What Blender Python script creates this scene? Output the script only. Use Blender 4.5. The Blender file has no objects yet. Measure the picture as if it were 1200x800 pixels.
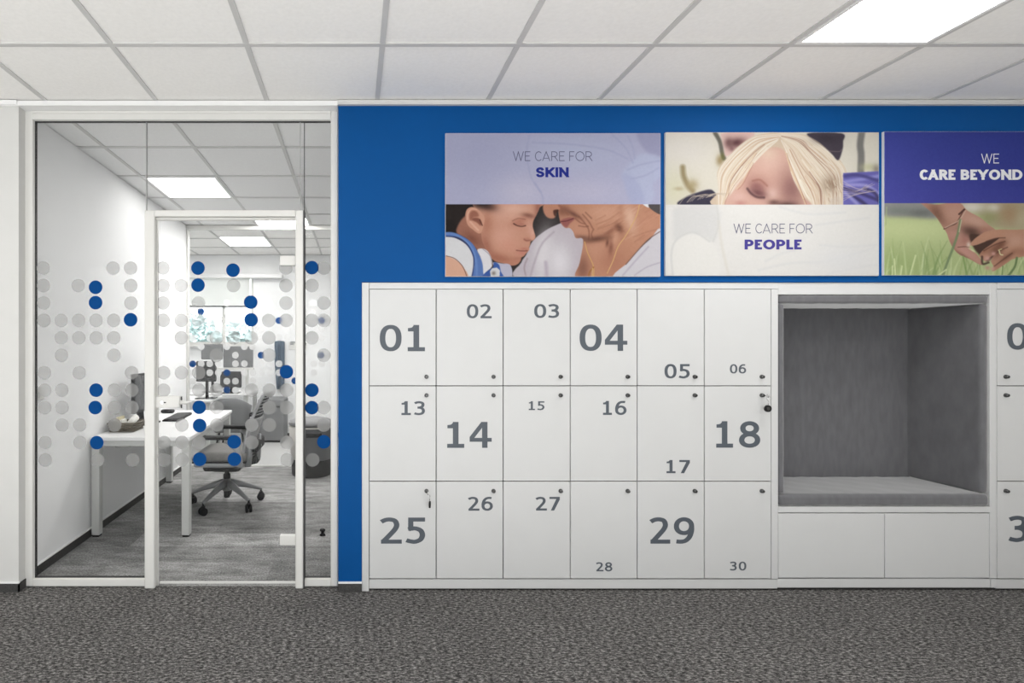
import bpy, bmesh, math, random
import numpy as np
from mathutils import Vector, Matrix
from mathutils.geometry import delaunay_2d_cdt

random.seed(4)
S = bpy.context.scene
COL = S.collection
PI = math.pi

# ------------------------------------------------------------------ camera
F = 616.0                    # focal length in pixels of the 1200 px wide frame
VX, VY = 415.0, 405.0        # vanishing point (shifted lens)
EYE = 1.337
cam_d = bpy.data.cameras.new('camera')
cam = bpy.data.objects.new('camera', cam_d)
COL.objects.link(cam)
cam.location = (0, 0, EYE)
cam.rotation_euler = (PI / 2, 0, 0)
cam_d.sensor_width = 36.0
cam_d.sensor_fit = 'HORIZONTAL'
cam_d.lens = F / 1200 * 36.0
cam_d.shift_x = (600 - VX) / 1200
cam_d.shift_y = (VY - 400) / 1200
cam_d.clip_start = 0.05
S.camera = cam

# ------------------------------------------------------------------ world, exposure, lamp levels
W = bpy.data.worlds.new('world')
S.world = W
W.use_nodes = True
W.node_tree.nodes['Background'].inputs[0].default_value = (0.97, 0.99, 1.0, 1)
W.node_tree.nodes['Background'].inputs[1].default_value = 3.0
S.view_settings.view_transform = 'Standard'
S.view_settings.look = 'None'
S.view_settings.gamma = 1
S.view_settings.use_curve_mapping = False
S.view_settings.exposure = 0.09
S.cycles.max_bounces = 10
S.cycles.diffuse_bounces = 6
S.cycles.transparent_max_bounces = 24
S.cycles.sample_clamp_indirect = 6.0
LAMP_HALL = 18.0
LAMP_OFFICE = 5.0
FILL_SIDE = 28.0
LAMP_REAR = 46.0
LAMP_FAR = 17.0
PRINT_GAIN = 0.62
# low sun added with the rear window and pale floor to bounce light up
sun_d = bpy.data.lights.new('bounce_sun', 'SUN')
sun_d.energy = 6.4
sun_d.angle = 0.02
sun_d.color = (1.0, 0.985, 0.965)
bounce_sun = bpy.data.objects.new('bounce_sun', sun_d)
COL.objects.link(bounce_sun)
bounce_sun.rotation_euler = (math.radians(55), 0, math.radians(-8))
bounce_sun.location = (0, -8, 8)

# ------------------------------------------------------------------ helpers
def wx(px, d): return (px - VX) * d / F
def wz(py, d): return EYE + (VY - py) * d / F
def lin(c):
    c = c / 255.0
    return c / 12.92 if c <= 0.04045 else ((c + 0.055) / 1.055) ** 2.4
def rgb(r, g, b): return (lin(r), lin(g), lin(b), 1)

def mat(name, color, rough=0.5, metal=0.0, spec=0.5, noise=0.0, nscale=20.0, bump=0.0, sheen=0.0, coat=0.0, stretch=None, emit=0.0):
    m = bpy.data.materials.new(name)
    m.use_nodes = True
    nt = m.node_tree
    b = nt.nodes['Principled BSDF']
    b.inputs['Base Color'].default_value = color
    b.inputs['Roughness'].default_value = rough
    b.inputs['Metallic'].default_value = metal
    b.inputs['Specular IOR Level'].default_value = spec
    if sheen:
        b.inputs['Sheen Weight'].default_value = sheen
        b.inputs['Sheen Roughness'].default_value = 0.4
    if coat:
        b.inputs['Coat Weight'].default_value = coat
    if emit:
        b.inputs['Emission Color'].default_value = color
        b.inputs['Emission Strength'].default_value = emit
    tc = nt.nodes.new('ShaderNodeTexCoord')
    mp = nt.nodes.new('ShaderNodeMapping')
    if stretch: mp.inputs['Scale'].default_value = stretch
    nt.links.new(tc.outputs['Object'], mp.inputs[0])
    nz = nt.nodes.new('ShaderNodeTexNoise')
    nz.inputs['Scale'].default_value = nscale
    nz.inputs['Detail'].default_value = 4
    nt.links.new(mp.outputs[0], nz.inputs['Vector'])
    mr = nt.nodes.new('ShaderNodeMapRange')
    mr.inputs[1].default_value = 0.25; mr.inputs[2].default_value = 0.75
    n = max(noise, 0.01)
    mr.inputs[3].default_value = 1 - n; mr.inputs[4].default_value = 1 + n
    nt.links.new(nz.outputs['Fac'], mr.inputs[0])
    mx = nt.nodes.new('ShaderNodeMix'); mx.data_type = 'RGBA'; mx.blend_type = 'MULTIPLY'
    mx.inputs[0].default_value = 1.0
    mx.inputs[6].default_value = color
    nt.links.new(mr.outputs[0], mx.inputs[7])
    nt.links.new(mx.outputs[2], b.inputs['Base Color'])
    if bump:
        bp = nt.nodes.new('ShaderNodeBump')
        bp.inputs['Strength'].default_value = bump
        bp.inputs['Distance'].default_value = 0.002
        nt.links.new(nz.outputs['Fac'], bp.inputs['Height'])
        nt.links.new(bp.outputs[0], b.inputs['Normal'])
    return m

def carpet_hall():
    m = bpy.data.materials.new('loop_pile_carpet'); m.use_nodes = True
    nt = m.node_tree; b = nt.nodes['Principled BSDF']
    b.inputs['Roughness'].default_value = 0.95; b.inputs['Specular IOR Level'].default_value = 0.1
    tc = nt.nodes.new('ShaderNodeTexCoord'); mp = nt.nodes.new('ShaderNodeMapping')
    mp.inputs['Scale'].default_value = (0.55, 1.3, 1.0)
    nt.links.new(tc.outputs['Object'], mp.inputs[0])
    n1 = nt.nodes.new('ShaderNodeTexNoise'); n1.inputs['Scale'].default_value = 84; n1.inputs['Detail'].default_value = 3; n1.inputs['Roughness'].default_value = 0.85
    n2 = nt.nodes.new('ShaderNodeTexNoise'); n2.inputs['Scale'].default_value = 5; n2.inputs['Detail'].default_value = 3
    nt.links.new(mp.outputs[0], n1.inputs['Vector']); nt.links.new(mp.outputs[0], n2.inputs['Vector'])
    cr = nt.nodes.new('ShaderNodeValToRGB')
    e = cr.color_ramp.elements
    e[0].position = 0.36; e[0].color = (0.010, 0.010, 0.010, 1)
    e[1].position = 0.66; e[1].color = (0.35, 0.337, 0.328, 1)
    k = e.new(0.5); k.color = (0.086, 0.083, 0.081, 1)
    nt.links.new(n1.outputs['Fac'], cr.inputs[0])
    mr = nt.nodes.new('ShaderNodeMapRange'); mr.inputs[1].default_value = .3; mr.inputs[2].default_value = .7; mr.inputs[3].default_value = .92; mr.inputs[4].default_value = 1.08
    nt.links.new(n2.outputs['Fac'], mr.inputs[0])
    mx = nt.nodes.new('ShaderNodeMix'); mx.data_type = 'RGBA'; mx.blend_type = 'MULTIPLY'; mx.inputs[0].default_value = 1
    nt.links.new(cr.outputs[0], mx.inputs[6]); nt.links.new(mr.outputs[0], mx.inputs[7])
    nt.links.new(mx.outputs[2], b.inputs['Base Color'])
    bp = nt.nodes.new('ShaderNodeBump'); bp.inputs['Strength'].default_value = .5; bp.inputs['Distance'].default_value = .004
    nt.links.new(n1.outputs['Fac'], bp.inputs['Height']); nt.links.new(bp.outputs[0], b.inputs['Normal'])
    return m

def carpet_office():
    m = bpy.data.materials.new('carpet_planks'); m.use_nodes = True
    nt = m.node_tree; b = nt.nodes['Principled BSDF']
    b.inputs['Roughness'].default_value = 0.95; b.inputs['Specular IOR Level'].default_value = 0.1
    tc = nt.nodes.new('ShaderNodeTexCoord')
    br = nt.nodes.new('ShaderNodeTexBrick')
    br.inputs['Color1'].default_value = (0.20, 0.199, 0.197, 1); br.inputs['Color2'].default_value = (0.33, 0.328, 0.324, 1)
    br.inputs['Mortar'].default_value = (0.19, 0.188, 0.185, 1)
    br.inputs['Scale'].default_value = 1.0; br.inputs['Brick Width'].default_value = 1.0; br.inputs['Row Height'].default_value = 0.25
    br.inputs['Mortar Size'].default_value = 0.001
    nt.links.new(tc.outputs['Object'], br.inputs['Vector'])
    mp = nt.nodes.new('ShaderNodeMapping'); mp.inputs['Scale'].default_value = (3.0, 9.0, 1.0)
    nt.links.new(tc.outputs['Object'], mp.inputs[0])
    n1 = nt.nodes.new('ShaderNodeTexNoise'); n1.inputs['Scale'].default_value = 1.6; n1.inputs['Detail'].default_value = 8; n1.inputs['Roughness'].default_value = .72
    nt.links.new(mp.outputs[0], n1.inputs['Vector'])
    n2 = nt.nodes.new('ShaderNodeTexNoise'); n2.inputs['Scale'].default_value = 95; n2.inputs['Detail'].default_value = 2
    nt.links.new(tc.outputs['Object'], n2.inputs['Vector'])
    def rng(n, lo, hi, a=.3, c=.7):
        r = nt.nodes.new('ShaderNodeMapRange'); r.inputs[1].default_value = a; r.inputs[2].default_value = c
        r.inputs[3].default_value = lo; r.inputs[4].default_value = hi
        nt.links.new(n.outputs['Fac'], r.inputs[0]); return r
    def mul(a, c):
        x = nt.nodes.new('ShaderNodeMix'); x.data_type = 'RGBA'; x.blend_type = 'MULTIPLY'; x.inputs[0].default_value = 1
        nt.links.new(a, x.inputs[6]); nt.links.new(c, x.inputs[7]); return x.outputs[2]
    c = mul(br.outputs['Color'], rng(n1, .52, 1.5).outputs[0])
    c = mul(c, rng(n2, .6, 1.4).outputs[0])
    nt.links.new(c, b.inputs['Base Color'])
    return m

def glass_mat(name, gloss, tint):
    m = bpy.data.materials.new(name); m.use_nodes = True
    nt = m.node_tree; nt.nodes.clear()
    out = nt.nodes.new('ShaderNodeOutputMaterial')
    tr = nt.nodes.new('ShaderNodeBsdfTransparent'); tr.inputs[0].default_value = tint
    gl = nt.nodes.new('ShaderNodeBsdfGlossy'); gl.inputs['Roughness'].default_value = 0.0
    fr = nt.nodes.new('ShaderNodeFresnel'); fr.inputs[0].default_value = 1.45
    mr = nt.nodes.new('ShaderNodeMath'); mr.operation = 'MULTIPLY'; mr.inputs[1].default_value = gloss
    nt.links.new(fr.outputs[0], mr.inputs[0])
    mx = nt.nodes.new('ShaderNodeMixShader')
    nt.links.new(mr.outputs[0], mx.inputs[0]); nt.links.new(tr.outputs[0], mx.inputs[1]); nt.links.new(gl.outputs[0], mx.inputs[2])
    nt.links.new(mx.outputs[0], out.inputs[0])
    return m

def film_mat(name, color, cover, trans):
    """frosted vinyl: clear share, scattered share (part of it passing through)"""
    m = bpy.data.materials.new(name); m.use_nodes = True
    nt = m.node_tree; nt.nodes.clear()
    out = nt.nodes.new('ShaderNodeOutputMaterial')
    tp = nt.nodes.new('ShaderNodeBsdfTransparent')
    df = nt.nodes.new('ShaderNodeBsdfDiffuse'); df.inputs[0].default_value = color
    tl = nt.nodes.new('ShaderNodeBsdfTranslucent'); tl.inputs[0].default_value = color
    a = nt.nodes.new('ShaderNodeMixShader'); a.inputs[0].default_value = trans
    nt.links.new(df.outputs[0], a.inputs[1]); nt.links.new(tl.outputs[0], a.inputs[2])
    c = nt.nodes.new('ShaderNodeMixShader'); c.inputs[0].default_value = cover
    nt.links.new(tp.outputs[0], c.inputs[1]); nt.links.new(a.outputs[0], c.inputs[2])
    nt.links.new(c.outputs[0], out.inputs[0])
    return m

def emit_mat(name, color, strength):
    m = bpy.data.materials.new(name); m.use_nodes = True
    nt = m.node_tree; nt.nodes.clear()
    out = nt.nodes.new('ShaderNodeOutputMaterial')
    e = nt.nodes.new('ShaderNodeEmission'); e.inputs[0].default_value = color; e.inputs[1].default_value = strength
    nt.links.new(e.outputs[0], out.inputs[0])
    return m

def print_mat():
    m = bpy.data.materials.new('printed_photograph'); m.use_nodes = True
    nt = m.node_tree; b = nt.nodes['Principled BSDF']
    at = nt.nodes.new('ShaderNodeVertexColor'); at.layer_name = 'print'
    nt.links.new(at.outputs[0], b.inputs['Base Color'])
    b.inputs['Roughness'].default_value = 0.55; b.inputs['Specular IOR Level'].default_value = 0.08
    return m

M = dict(
    vinyl=mat('pale_bounce_floor', (0.66, 0.65, 0.63, 1), 0.6, noise=.03),  # for the unseen floor behind the camera, pale so that it bounces light
    wall=mat('white_wall_paint', (0.60, 0.598, 0.585, 1), 0.75, noise=.015, nscale=6),
    absorber_wall=mat('light_absorbing_wall', (0.15, 0.15, 0.15, 1), .8),  # dark tone on unseen walls, added to cut fill light in the office
    glare_floor=mat('floor_with_window_glare', (0.50, 0.50, 0.495, 1), .5, noise=.05),  # window glare on the far floor is put into this paler colour
    office_wall=mat('white_office_paint', (0.82, 0.825, 0.83, 1), 0.75, noise=.015, nscale=6),
    blue=mat('blue_wall_paint', (0.0, 0.064, 0.238, 1), 0.6, spec=.12, noise=.03, nscale=3),
    tile=mat('ceiling_tile', (0.88, 0.87, 0.855, 1), 0.9, noise=.03, nscale=60),
    tile_dimmed=mat('dimmed_ceiling_tile', (0.80, 0.80, 0.80, 1), 0.9, noise=.03, nscale=60),  # same tile darkened: the office's dimmer light is put into the colour
    tbar=mat('ceiling_grid_metal', (0.56, 0.555, 0.55, 1), 0.5, noise=.01),
    carpet=carpet_hall(), planks=carpet_office(),
    skirt=mat('dark_carpet_skirting', (0.045, 0.044, 0.043, 1), 0.95, noise=.4, nscale=150),
    strip=mat('white_skirting_cap', (0.8, 0.8, 0.8, 1), .5),
    frame=mat('white_lacquered_aluminium', (0.66, 0.655, 0.632, 1), 0.4, noise=.01),
    gasket=mat('dark_rubber_gasket', (0.03, 0.03, 0.03, 1), 0.6),
    joint=mat('clear_silicone_joint', (0.34, 0.34, 0.34, 1), 0.3),
    glass=glass_mat('clear_glass', 0.2, (0.97, 0.972, 0.972, 1)),
    glassfar=glass_mat('clear_inner_glass', 0.03, (0.97, 0.972, 0.972, 1)),
    dot=film_mat('frosted_vinyl', (0.36, 0.36, 0.356, 1), .54, .35),
    dotfar=film_mat('white_frosted_vinyl', (0.80, 0.80, 0.80, 1), .74, .4),
    dotblue=mat('blue_vinyl', (0.0, 0.052, 0.205, 1), 0.6, spec=.08),
    locker=mat('white_locker_laminate', (0.55, 0.553, 0.553, 1), 0.38, noise=.008, nscale=8),
    niche=mat('white_cabinet_laminate', (0.56, 0.564, 0.564, 1), 0.4, noise=.008, nscale=8),
    dark=mat('dark_recess', (0.02, 0.02, 0.02, 1), 0.8),
    num=mat('slate_grey_vinyl', (0.075, 0.088, 0.105, 1), 0.5, spec=.35),
    lock=mat('dark_chrome', (0.12, 0.12, 0.12, 1), 0.25, metal=.9),
    chrome=mat('polished_steel', (0.62, 0.62, 0.62, 1), 0.2, metal=1),
    black=mat('black_plastic', (0.010, 0.010, 0.011, 1), 0.65, spec=.25, noise=.1),
    velvet=mat('grey_velvet', (0.125, 0.125, 0.133, 1), 0.9, spec=.1, noise=.13, nscale=34, sheen=1.0, bump=.25, stretch=(1, .6, .28)),
    panel=mat('poster_board_white', (0.66, 0.66, 0.66, 1), .5),
    pic=print_mat(),
    navy=mat('navy_ink', (0.004, 0.012, 0.17, 1), .5, spec=.2),
    purple=mat('indigo_ink', (0.045, 0.035, 0.20, 1), .5, spec=.2),
    greyink=mat('grey_ink', (0.085, 0.085, 0.14, 1), .5, spec=.2),
    whiteink=mat('white_ink', (0.66, 0.66, 0.68, 1), .5, spec=.2),
    desk=mat('white_desk_laminate', (0.80, 0.80, 0.80, 1), 0.4, noise=.008),
    deskleg=mat('light_grey_steel', (0.52, 0.525, 0.51, 1), 0.4, noise=.01),
    base=mat('grey_cast_aluminium', (0.20, 0.204, 0.21, 1), 0.35, metal=.35, noise=.03),
    shell=mat('pale_grey_plastic', (0.34, 0.344, 0.35, 1), 0.45, noise=.02),
    fabric=mat('grey_seat_fabric', (0.20, 0.193, 0.183, 1), 0.9, noise=.12, nscale=60, sheen=.2),
    dfabric=mat('charcoal_fabric', (0.06, 0.06, 0.062, 1), 0.9, noise=.2, nscale=80),
    mesh=mat('black_back_mesh', (0.015, 0.015, 0.016, 1), 0.7, noise=.3, nscale=200),
    screen=mat('dark_display', (0.05, 0.052, 0.055, 1), 0.25, noise=.05),
    poufgrey=mat('warm_grey_shell', (0.58, 0.56, 0.53, 1), 0.6, noise=.03),
    poufdark=mat('graphite_front', (0.085, 0.087, 0.092, 1), 0.5, noise=.05),
    poufseat=mat('grey_felt_cushion', (0.20, 0.20, 0.205, 1), 0.9, noise=.12, nscale=70),
    midgrey=mat('grey_acoustic_felt', (0.19, 0.193, 0.197, 1), .9, noise=.08, nscale=60),
    coat=mat('slate_blue_cloth', (0.09, 0.125, 0.17, 1), .9, noise=.2, nscale=30),
    wicker=mat('brown_wicker', (0.13, 0.115, 0.09, 1), .8, noise=.5, nscale=120),
    paper=mat('white_paper', (0.75, 0.74, 0.70, 1), .8, noise=.03),
    yellow=mat('pale_yellow_card', (0.55, 0.50, 0.34, 1), .8, noise=.05),
    blind=film_mat('white_roller_blind', (0.85, 0.85, 0.84, 1), .95, .6),
    leaf=mat('teal_green_leaves', (0.40, 0.50, 0.50, 1), .9, noise=.3, nscale=3),
    trunk=mat('grey_brown_bark', (0.08, 0.075, 0.07, 1), .9, noise=.3),
    lawn=mat('pale_lawn', (0.16, 0.22, 0.18, 1), .9, noise=.2, nscale=2),
    lightframe=mat('white_light_trim', (0.8, 0.8, 0.8, 1), .4),
)

class MB:
    """collects shapes into one bmesh, several materials allowed"""
    def __init__(s):
        s.bm = bmesh.new(); s.mats = []
    def slot(s, m):
        if m not in s.mats: s.mats.append(m)
        return s.mats.index(m)
    def _fin(s, faces, m, smooth):
        i = s.slot(m)
        for f in faces:
            f.material_index = i; f.smooth = smooth
    def box(s, x0, x1, y0, y1, z0, z1, m, bev=0.0, seg=2):
        x0, x1 = min(x0, x1), max(x0, x1); y0, y1 = min(y0, y1), max(y0, y1); z0, z1 = min(z0, z1), max(z0, z1)
        n0 = len(s.bm.faces)
        v = [s.bm.verts.new(p) for p in ((x0, y0, z0), (x1, y0, z0), (x1, y1, z0), (x0, y1, z0), (x0, y0, z1), (x1, y0, z1), (x1, y1, z1), (x0, y1, z1))]
        fs = [s.bm.faces.new([v[i] for i in q]) for q in ((3, 2, 1, 0), (4, 5, 6, 7), (0, 1, 5, 4), (1, 2, 6, 5), (2, 3, 7, 6), (3, 0, 4, 7))]
        s._fin(fs, m, False)
        if bev > 0:
            es = list({e for f in fs for e in f.edges})
            r = bmesh.ops.bevel(s.bm, geom=es, offset=bev, segments=seg, affect='EDGES', profile=.5)
            s._fin(r['faces'], m, True)
        return s
    def hexa(s, pts, m, bev=0.0):
        v = [s.bm.verts.new(p) for p in pts]
        fs = [s.bm.faces.new([v[i] for i in q]) for q in ((3, 2, 1, 0), (4, 5, 6, 7), (0, 1, 5, 4), (1, 2, 6, 5), (2, 3, 7, 6), (3, 0, 4, 7))]
        s._fin(fs, m, False)
        if bev > 0:
            es = list({e for f in fs for e in f.edges})
            r = bmesh.ops.bevel(s.bm, geom=es, offset=bev, segments=2, affect='EDGES', profile=.5)
            s._fin(r['faces'], m, True)
        return s
    def cyl(s, p0, p1, r0, m, r1=None, n=24, caps=True):
        r1 = r0 if r1 is None else r1
        return s.loft([p0, p1], [r0, r1], m, n, caps)
    def loft(s, pts, rad, m, n=16, caps=True, flat=1.0, up=None):
        """tube through pts with a radius per point; flat squashes the section along its second axis"""
        P = [Vector(p) for p in pts]
        rings = []
        ref = None
        for i, p in enumerate(P):
            t = (P[min(i + 1, len(P) - 1)] - P[max(i - 1, 0)]).normalized()
            if ref is None:
                ref = Vector(up) if up else (Vector((0, 0, 1)) if abs(t.z) < .9 else Vector((1, 0, 0)))
            a = t.cross(ref).normalized(); b = a.cross(t).normalized(); ref = b
            r = rad[i] if hasattr(rad, '__len__') else rad
            ra, rb = r if hasattr(r, '__len__') else (r, r * flat)
            rings.append([s.bm.verts.new(p + a * (ra * math.cos(2 * PI * k / n)) + b * (rb * math.sin(2 * PI * k / n))) for k in range(n)])
        fs = []
        for A, B in zip(rings, rings[1:]):
            for k in range(n):
                fs.append(s.bm.faces.new((A[k], A[(k + 1) % n], B[(k + 1) % n], B[k])))
        s._fin(fs, m, True)
        if caps:
            s._fin([s.bm.faces.new(rings[0][::-1]), s.bm.faces.new(rings[-1])], m, False)
        return s
    def lathe(s, cx, cy, prof, m, n=40):
        rings = []
        for r, z in prof:
            rings.append([s.bm.verts.new((cx + max(r, 1e-4) * math.cos(2 * PI * k / n), cy + max(r, 1e-4) * math.sin(2 * PI * k / n), z)) for k in range(n)])
        fs = []
        for A, B in zip(rings, rings[1:]):
            for k in range(n):
                fs.append(s.bm.faces.new((A[k], A[(k + 1) % n], B[(k + 1) % n], B[k])))
        s._fin(fs, m, True)
        s._fin([s.bm.faces.new(rings[0][::-1]), s.bm.faces.new(rings[-1])], m, False)
        return s
    def rbox(s, x0, x1, y0, y1, z0, z1, r, m, n=14, disp=None):
        """soft rounded box with an optional displacement function of the point"""
        c = Vector(((x0 + x1) / 2, (y0 + y1) / 2, (z0 + z1) / 2)); h = Vector(((x1 - x0) / 2, (y1 - y0) / 2, (z1 - z0) / 2))
        def st(hh):
            k = 4
            edge = [-hh + r * (1 - math.cos(PI / 2 * i / k)) for i in range(k)]
            mid = [-hh + r + (2 * hh - 2 * r) * i / n for i in range(n + 1)]
            return edge + mid + [-e for e in edge[::-1]]
        A = [st(h.x), st(h.y), st(h.z)]
        cache = {}
        def vert(p):
            key = tuple(round(q, 5) for q in p)
            if key in cache: return cache[key]
            v = Vector(p)
            inner = Vector([max(-h[i] + r, min(h[i] - r, v[i])) for i in range(3)])
            d = v - inner
            q = inner + d.normalized() * r if d.length > 1e-9 else v
            nrm = d.normalized() if d.length > 1e-9 else Vector((0, 0, 1))
            q = q + c
            if disp: q = q + nrm * disp(q)
            cache[key] = s.bm.verts.new(q)
            return cache[key]
        fs = []
        for ax in range(3):
            o = [i for i in range(3) if i != ax]
            for sg in (-1, 1):
                U, V = A[o[0]], A[o[1]]
                for i in range(len(U) - 1):
                    for j in range(len(V) - 1):
                        q = []
                        for a, b in ((i, j), (i + 1, j), (i + 1, j + 1), (i, j + 1)):
                            p = [0, 0, 0]; p[ax] = sg * h[ax]; p[o[0]] = U[a]; p[o[1]] = V[b]; q.append(vert(p))
                        if len(set(q)) < 4: continue
                        try: fs.append(s.bm.faces.new(q))
                        except ValueError: pass
        s._fin(fs, m, True)
        bmesh.ops.recalc_face_normals(s.bm, faces=fs)
        return s
    def disc(s, x, y, z, r, m, n=28):
        """round flat sticker facing -y"""
        s._fin([s.bm.faces.new([s.bm.verts.new((x + r * math.cos(2 * PI * k / n), y, z + r * math.sin(2 * PI * k / n))) for k in range(n)])], m, False)
        return s
    def poly(s, pts, m):
        s._fin([s.bm.faces.new([s.bm.verts.new(p) for p in pts])], m, False)
        return s
    def sheet(s, grid, m, thick=0.0, normal=None):
        """grid[i][j] of points -> smooth sheet, with thickness along normal(i,j)"""
        a, b = len(grid), len(grid[0])
        V = [[s.bm.verts.new(grid[i][j]) for j in range(b)] for i in range(a)]
        fs = []
        for i in range(a - 1):
            for j in range(b - 1):
                fs.append(s.bm.faces.new((V[i][j], V[i + 1][j], V[i + 1][j + 1], V[i][j + 1])))
        if thick:
            N = Vector(normal)
            B = [[s.bm.verts.new(Vector(grid[i][j]) + N * thick) for j in range(b)] for i in range(a)]
            for i in range(a - 1):
                for j in range(b - 1):
                    fs.append(s.bm.faces.new((B[i][j], B[i][j + 1], B[i + 1][j + 1], B[i + 1][j])))
            for i in range(a - 1):
                for j in (0, b - 1):
                    fs.append(s.bm.faces.new((V[i][j], V[i + 1][j], B[i + 1][j], B[i][j])))
            for j in range(b - 1):
                for i in (0, a - 1):
                    fs.append(s.bm.faces.new((V[i][j], V[i][j + 1], B[i][j + 1], B[i][j])))
            bmesh.ops.recalc_face_normals(s.bm, faces=fs)
        s._fin(fs, m, True)
        return s

ORIGIN = {}
def build(name, mb, parent=None, label=None, cat=None, group=None, kind=None):
    """links a MB (built in world coordinates) as one mesh object under its parent"""
    me = bpy.data.meshes.new(name)
    o = bpy.data.objects.new(name, me)
    if parent is not None:
        org = ORIGIN[parent.name]
    elif cat:
        xs = [v.co for v in mb.bm.verts]
        org = Vector(((min(p.x for p in xs) + max(p.x for p in xs)) / 2, (min(p.y for p in xs) + max(p.y for p in xs)) / 2, min(p.z for p in xs)))
    else:
        org = Vector((0, 0, 0))
    bmesh.ops.translate(mb.bm, verts=mb.bm.verts, vec=-org)
    mb.bm.to_mesh(me); mb.bm.free()
    for m in mb.mats: me.materials.append(m)
    COL.objects.link(o)
    if parent is not None: o.parent = parent
    else: o.location = org
    ORIGIN[o.name] = org
    if label: o['label'] = label
    if cat: o['category'] = cat
    if group: o['group'] = group
    if kind: o['kind'] = kind
    return o
def thing(name, loc, label, cat, group=None):
    o = bpy.data.objects.new(name, None); COL.objects.link(o)
    o.empty_display_size = .1
    o.location = loc; o['label'] = label; o['category'] = cat
    if group: o['group'] = group
    ORIGIN[o.name] = Vector(loc)
    return o
def struct(name, mb, parent=None):
    return build(name, mb, parent, kind='structure')

# ------------------------------------------------------------------ lettering
def arc(cx, cy, rx, ry, a0, a1, n=28, p=2.0):
    out = []
    for i in range(n + 1):
        a = math.radians(a0 + (a1 - a0) * i / n)
        c, s = math.cos(a), math.sin(a)
        out.append((cx + rx * math.copysign(abs(c) ** (2 / p), c), cy + ry * math.copysign(abs(s) ** (2 / p), s)))
    return out
def spline(P, n=7, closed=False):
    out = []
    L = len(P)
    R = range(L) if closed else range(L - 1)
    g = (lambda i: P[i % L]) if closed else (lambda i: P[max(0, min(L - 1, i))])
    for i in R:
        a, b, c, d = g(i - 1), g(i), g(i + 1), g(i + 2)
        for k in range(n):
            t = k / n
            out.append(tuple(.5 * (2 * b[j] + (c[j] - a[j]) * t + (2 * a[j] - 5 * b[j] + 4 * c[j] - d[j]) * t * t + (3 * b[j] - a[j] - 3 * c[j] + d[j]) * t ** 3) for j in (0, 1)))
    if not closed: out.append(tuple(P[-1]))
    return out
def strip(pts, ax, ay, closed=False):
    """quads of a stroke drawn with an elliptical nib"""
    Q = [(x / ax, y / ay) for x, y in pts]
    if closed and math.dist(Q[0], Q[-1]) < 1e-6: Q = Q[:-1]
    L = len(Q); Lf = []; Rt = []
    for i in range(L):
        a = Q[(i - 1) % L] if closed or i > 0 else Q[i]
        b = Q[(i + 1) % L] if closed or i < L - 1 else Q[i]
        d = math.dist(a, b) or 1
        nx, ny = -(b[1] - a[1]) / d, (b[0] - a[0]) / d
        Lf.append(((Q[i][0] + nx) * ax, (Q[i][1] + ny) * ay)); Rt.append(((Q[i][0] - nx) * ax, (Q[i][1] - ny) * ay))
    quads = []
    for i in range(L if closed else L - 1):
        j = (i + 1) % L
        quads.append([Lf[i], Lf[j], Rt[j], Rt[i]])
    return quads
def clip_y(q, lo, hi):
    for lim, sg in ((lo, 1), (hi, -1)):
        out = []
        for i in range(len(q)):
            a, b = q[i], q[(i + 1) % len(q)]
            ia, ib = (a[1] - lim) * sg >= -1e-9, (b[1] - lim) * sg >= -1e-9
            if ia: out.append(a)
            if ia != ib:
                t = (lim - a[1]) / (b[1] - a[1]); out.append((a[0] + (b[0] - a[0]) * t, lim))
        q = out
        if len(q) < 3: return None
    return q
def rect(x0, x1, y0, y1): return [(x0, y0), (x1, y0), (x1, y1), (x0, y1)]
AX, AY = .107, .077
def digit(c):
    st = lambda P: strip(spline(P), AX, AY)
    if c == '0': return strip(arc(.49, .5, .31, .425, 0, 360, 44, 2.35), AX, AY, True)
    if c == '1': return [rect(.38, .60, 0, 1), rect(.16, .82, 0, .155), [(.17, .755), (.40, .755), (.40, 1), (.385, .97), (.33, .91), (.27, .89), (.17, .88)]]
    if c == '2': return st([(.10, .835), (.26, .905), (.44, .925), (.63, .875), (.70, .72), (.64, .56), (.46, .36), (.19, .09)]) + [rect(.09, .90, 0, .155)]
    if c == '3': return st([(.11, .86), (.28, .915), (.47, .925), (.64, .87), (.685, .74), (.61, .60), (.44, .545), (.30, .54)]) + st([(.30, .54), (.48, .53), (.66, .45), (.715, .30), (.64, .14), (.43, .075), (.26, .085), (.09, .13)])
    if c == '4': return [rect(.53, .74, 0, 1), rect(.05, .90, .235, .385), [(.05, .36), (.22, .37), (.55, .80), (.62, 1), (.50, 1), (.05, .42)]]
    if c == '5': return [rect(.17, .83, .845, 1), rect(.17, .375, .50, 1)] + st([(.18, .545), (.31, .58), (.48, .58), (.66, .50), (.725, .33), (.65, .16), (.45, .075), (.28, .085), (.10, .13)])
    if c == '6': return strip(arc(.495, .335, .31, .262, 0, 360, 40, 2.1), AX, AY, True) + st([(.185, .36), (.19, .52), (.27, .74), (.43, .885), (.62, .925), (.81, .915)])
    if c == '7': return [rect(.11, .88, .845, 1), [(.63, .87), (.88, .87), (.88, .80), (.46, 0), (.21, 0)]]
    if c == '8': return strip(arc(.49, .735, .265, .19, 0, 360, 36, 2.1), AX, AY, True) + strip(arc(.49, .29, .31, .215, 0, 360, 36, 2.1), AX, AY, True)
    if c == '9': return [[(.98 - x, 1 - y) for x, y in q] for q in digit('6')]
WID = dict(W=1.22, E=.62, C=.82, A=.90, R=.76, F=.58, O=1.02, S=.86, K=.88, I=.30, N=.92, P=.76, L=.58, B=.78, Y=.90, D=.92)
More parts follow.
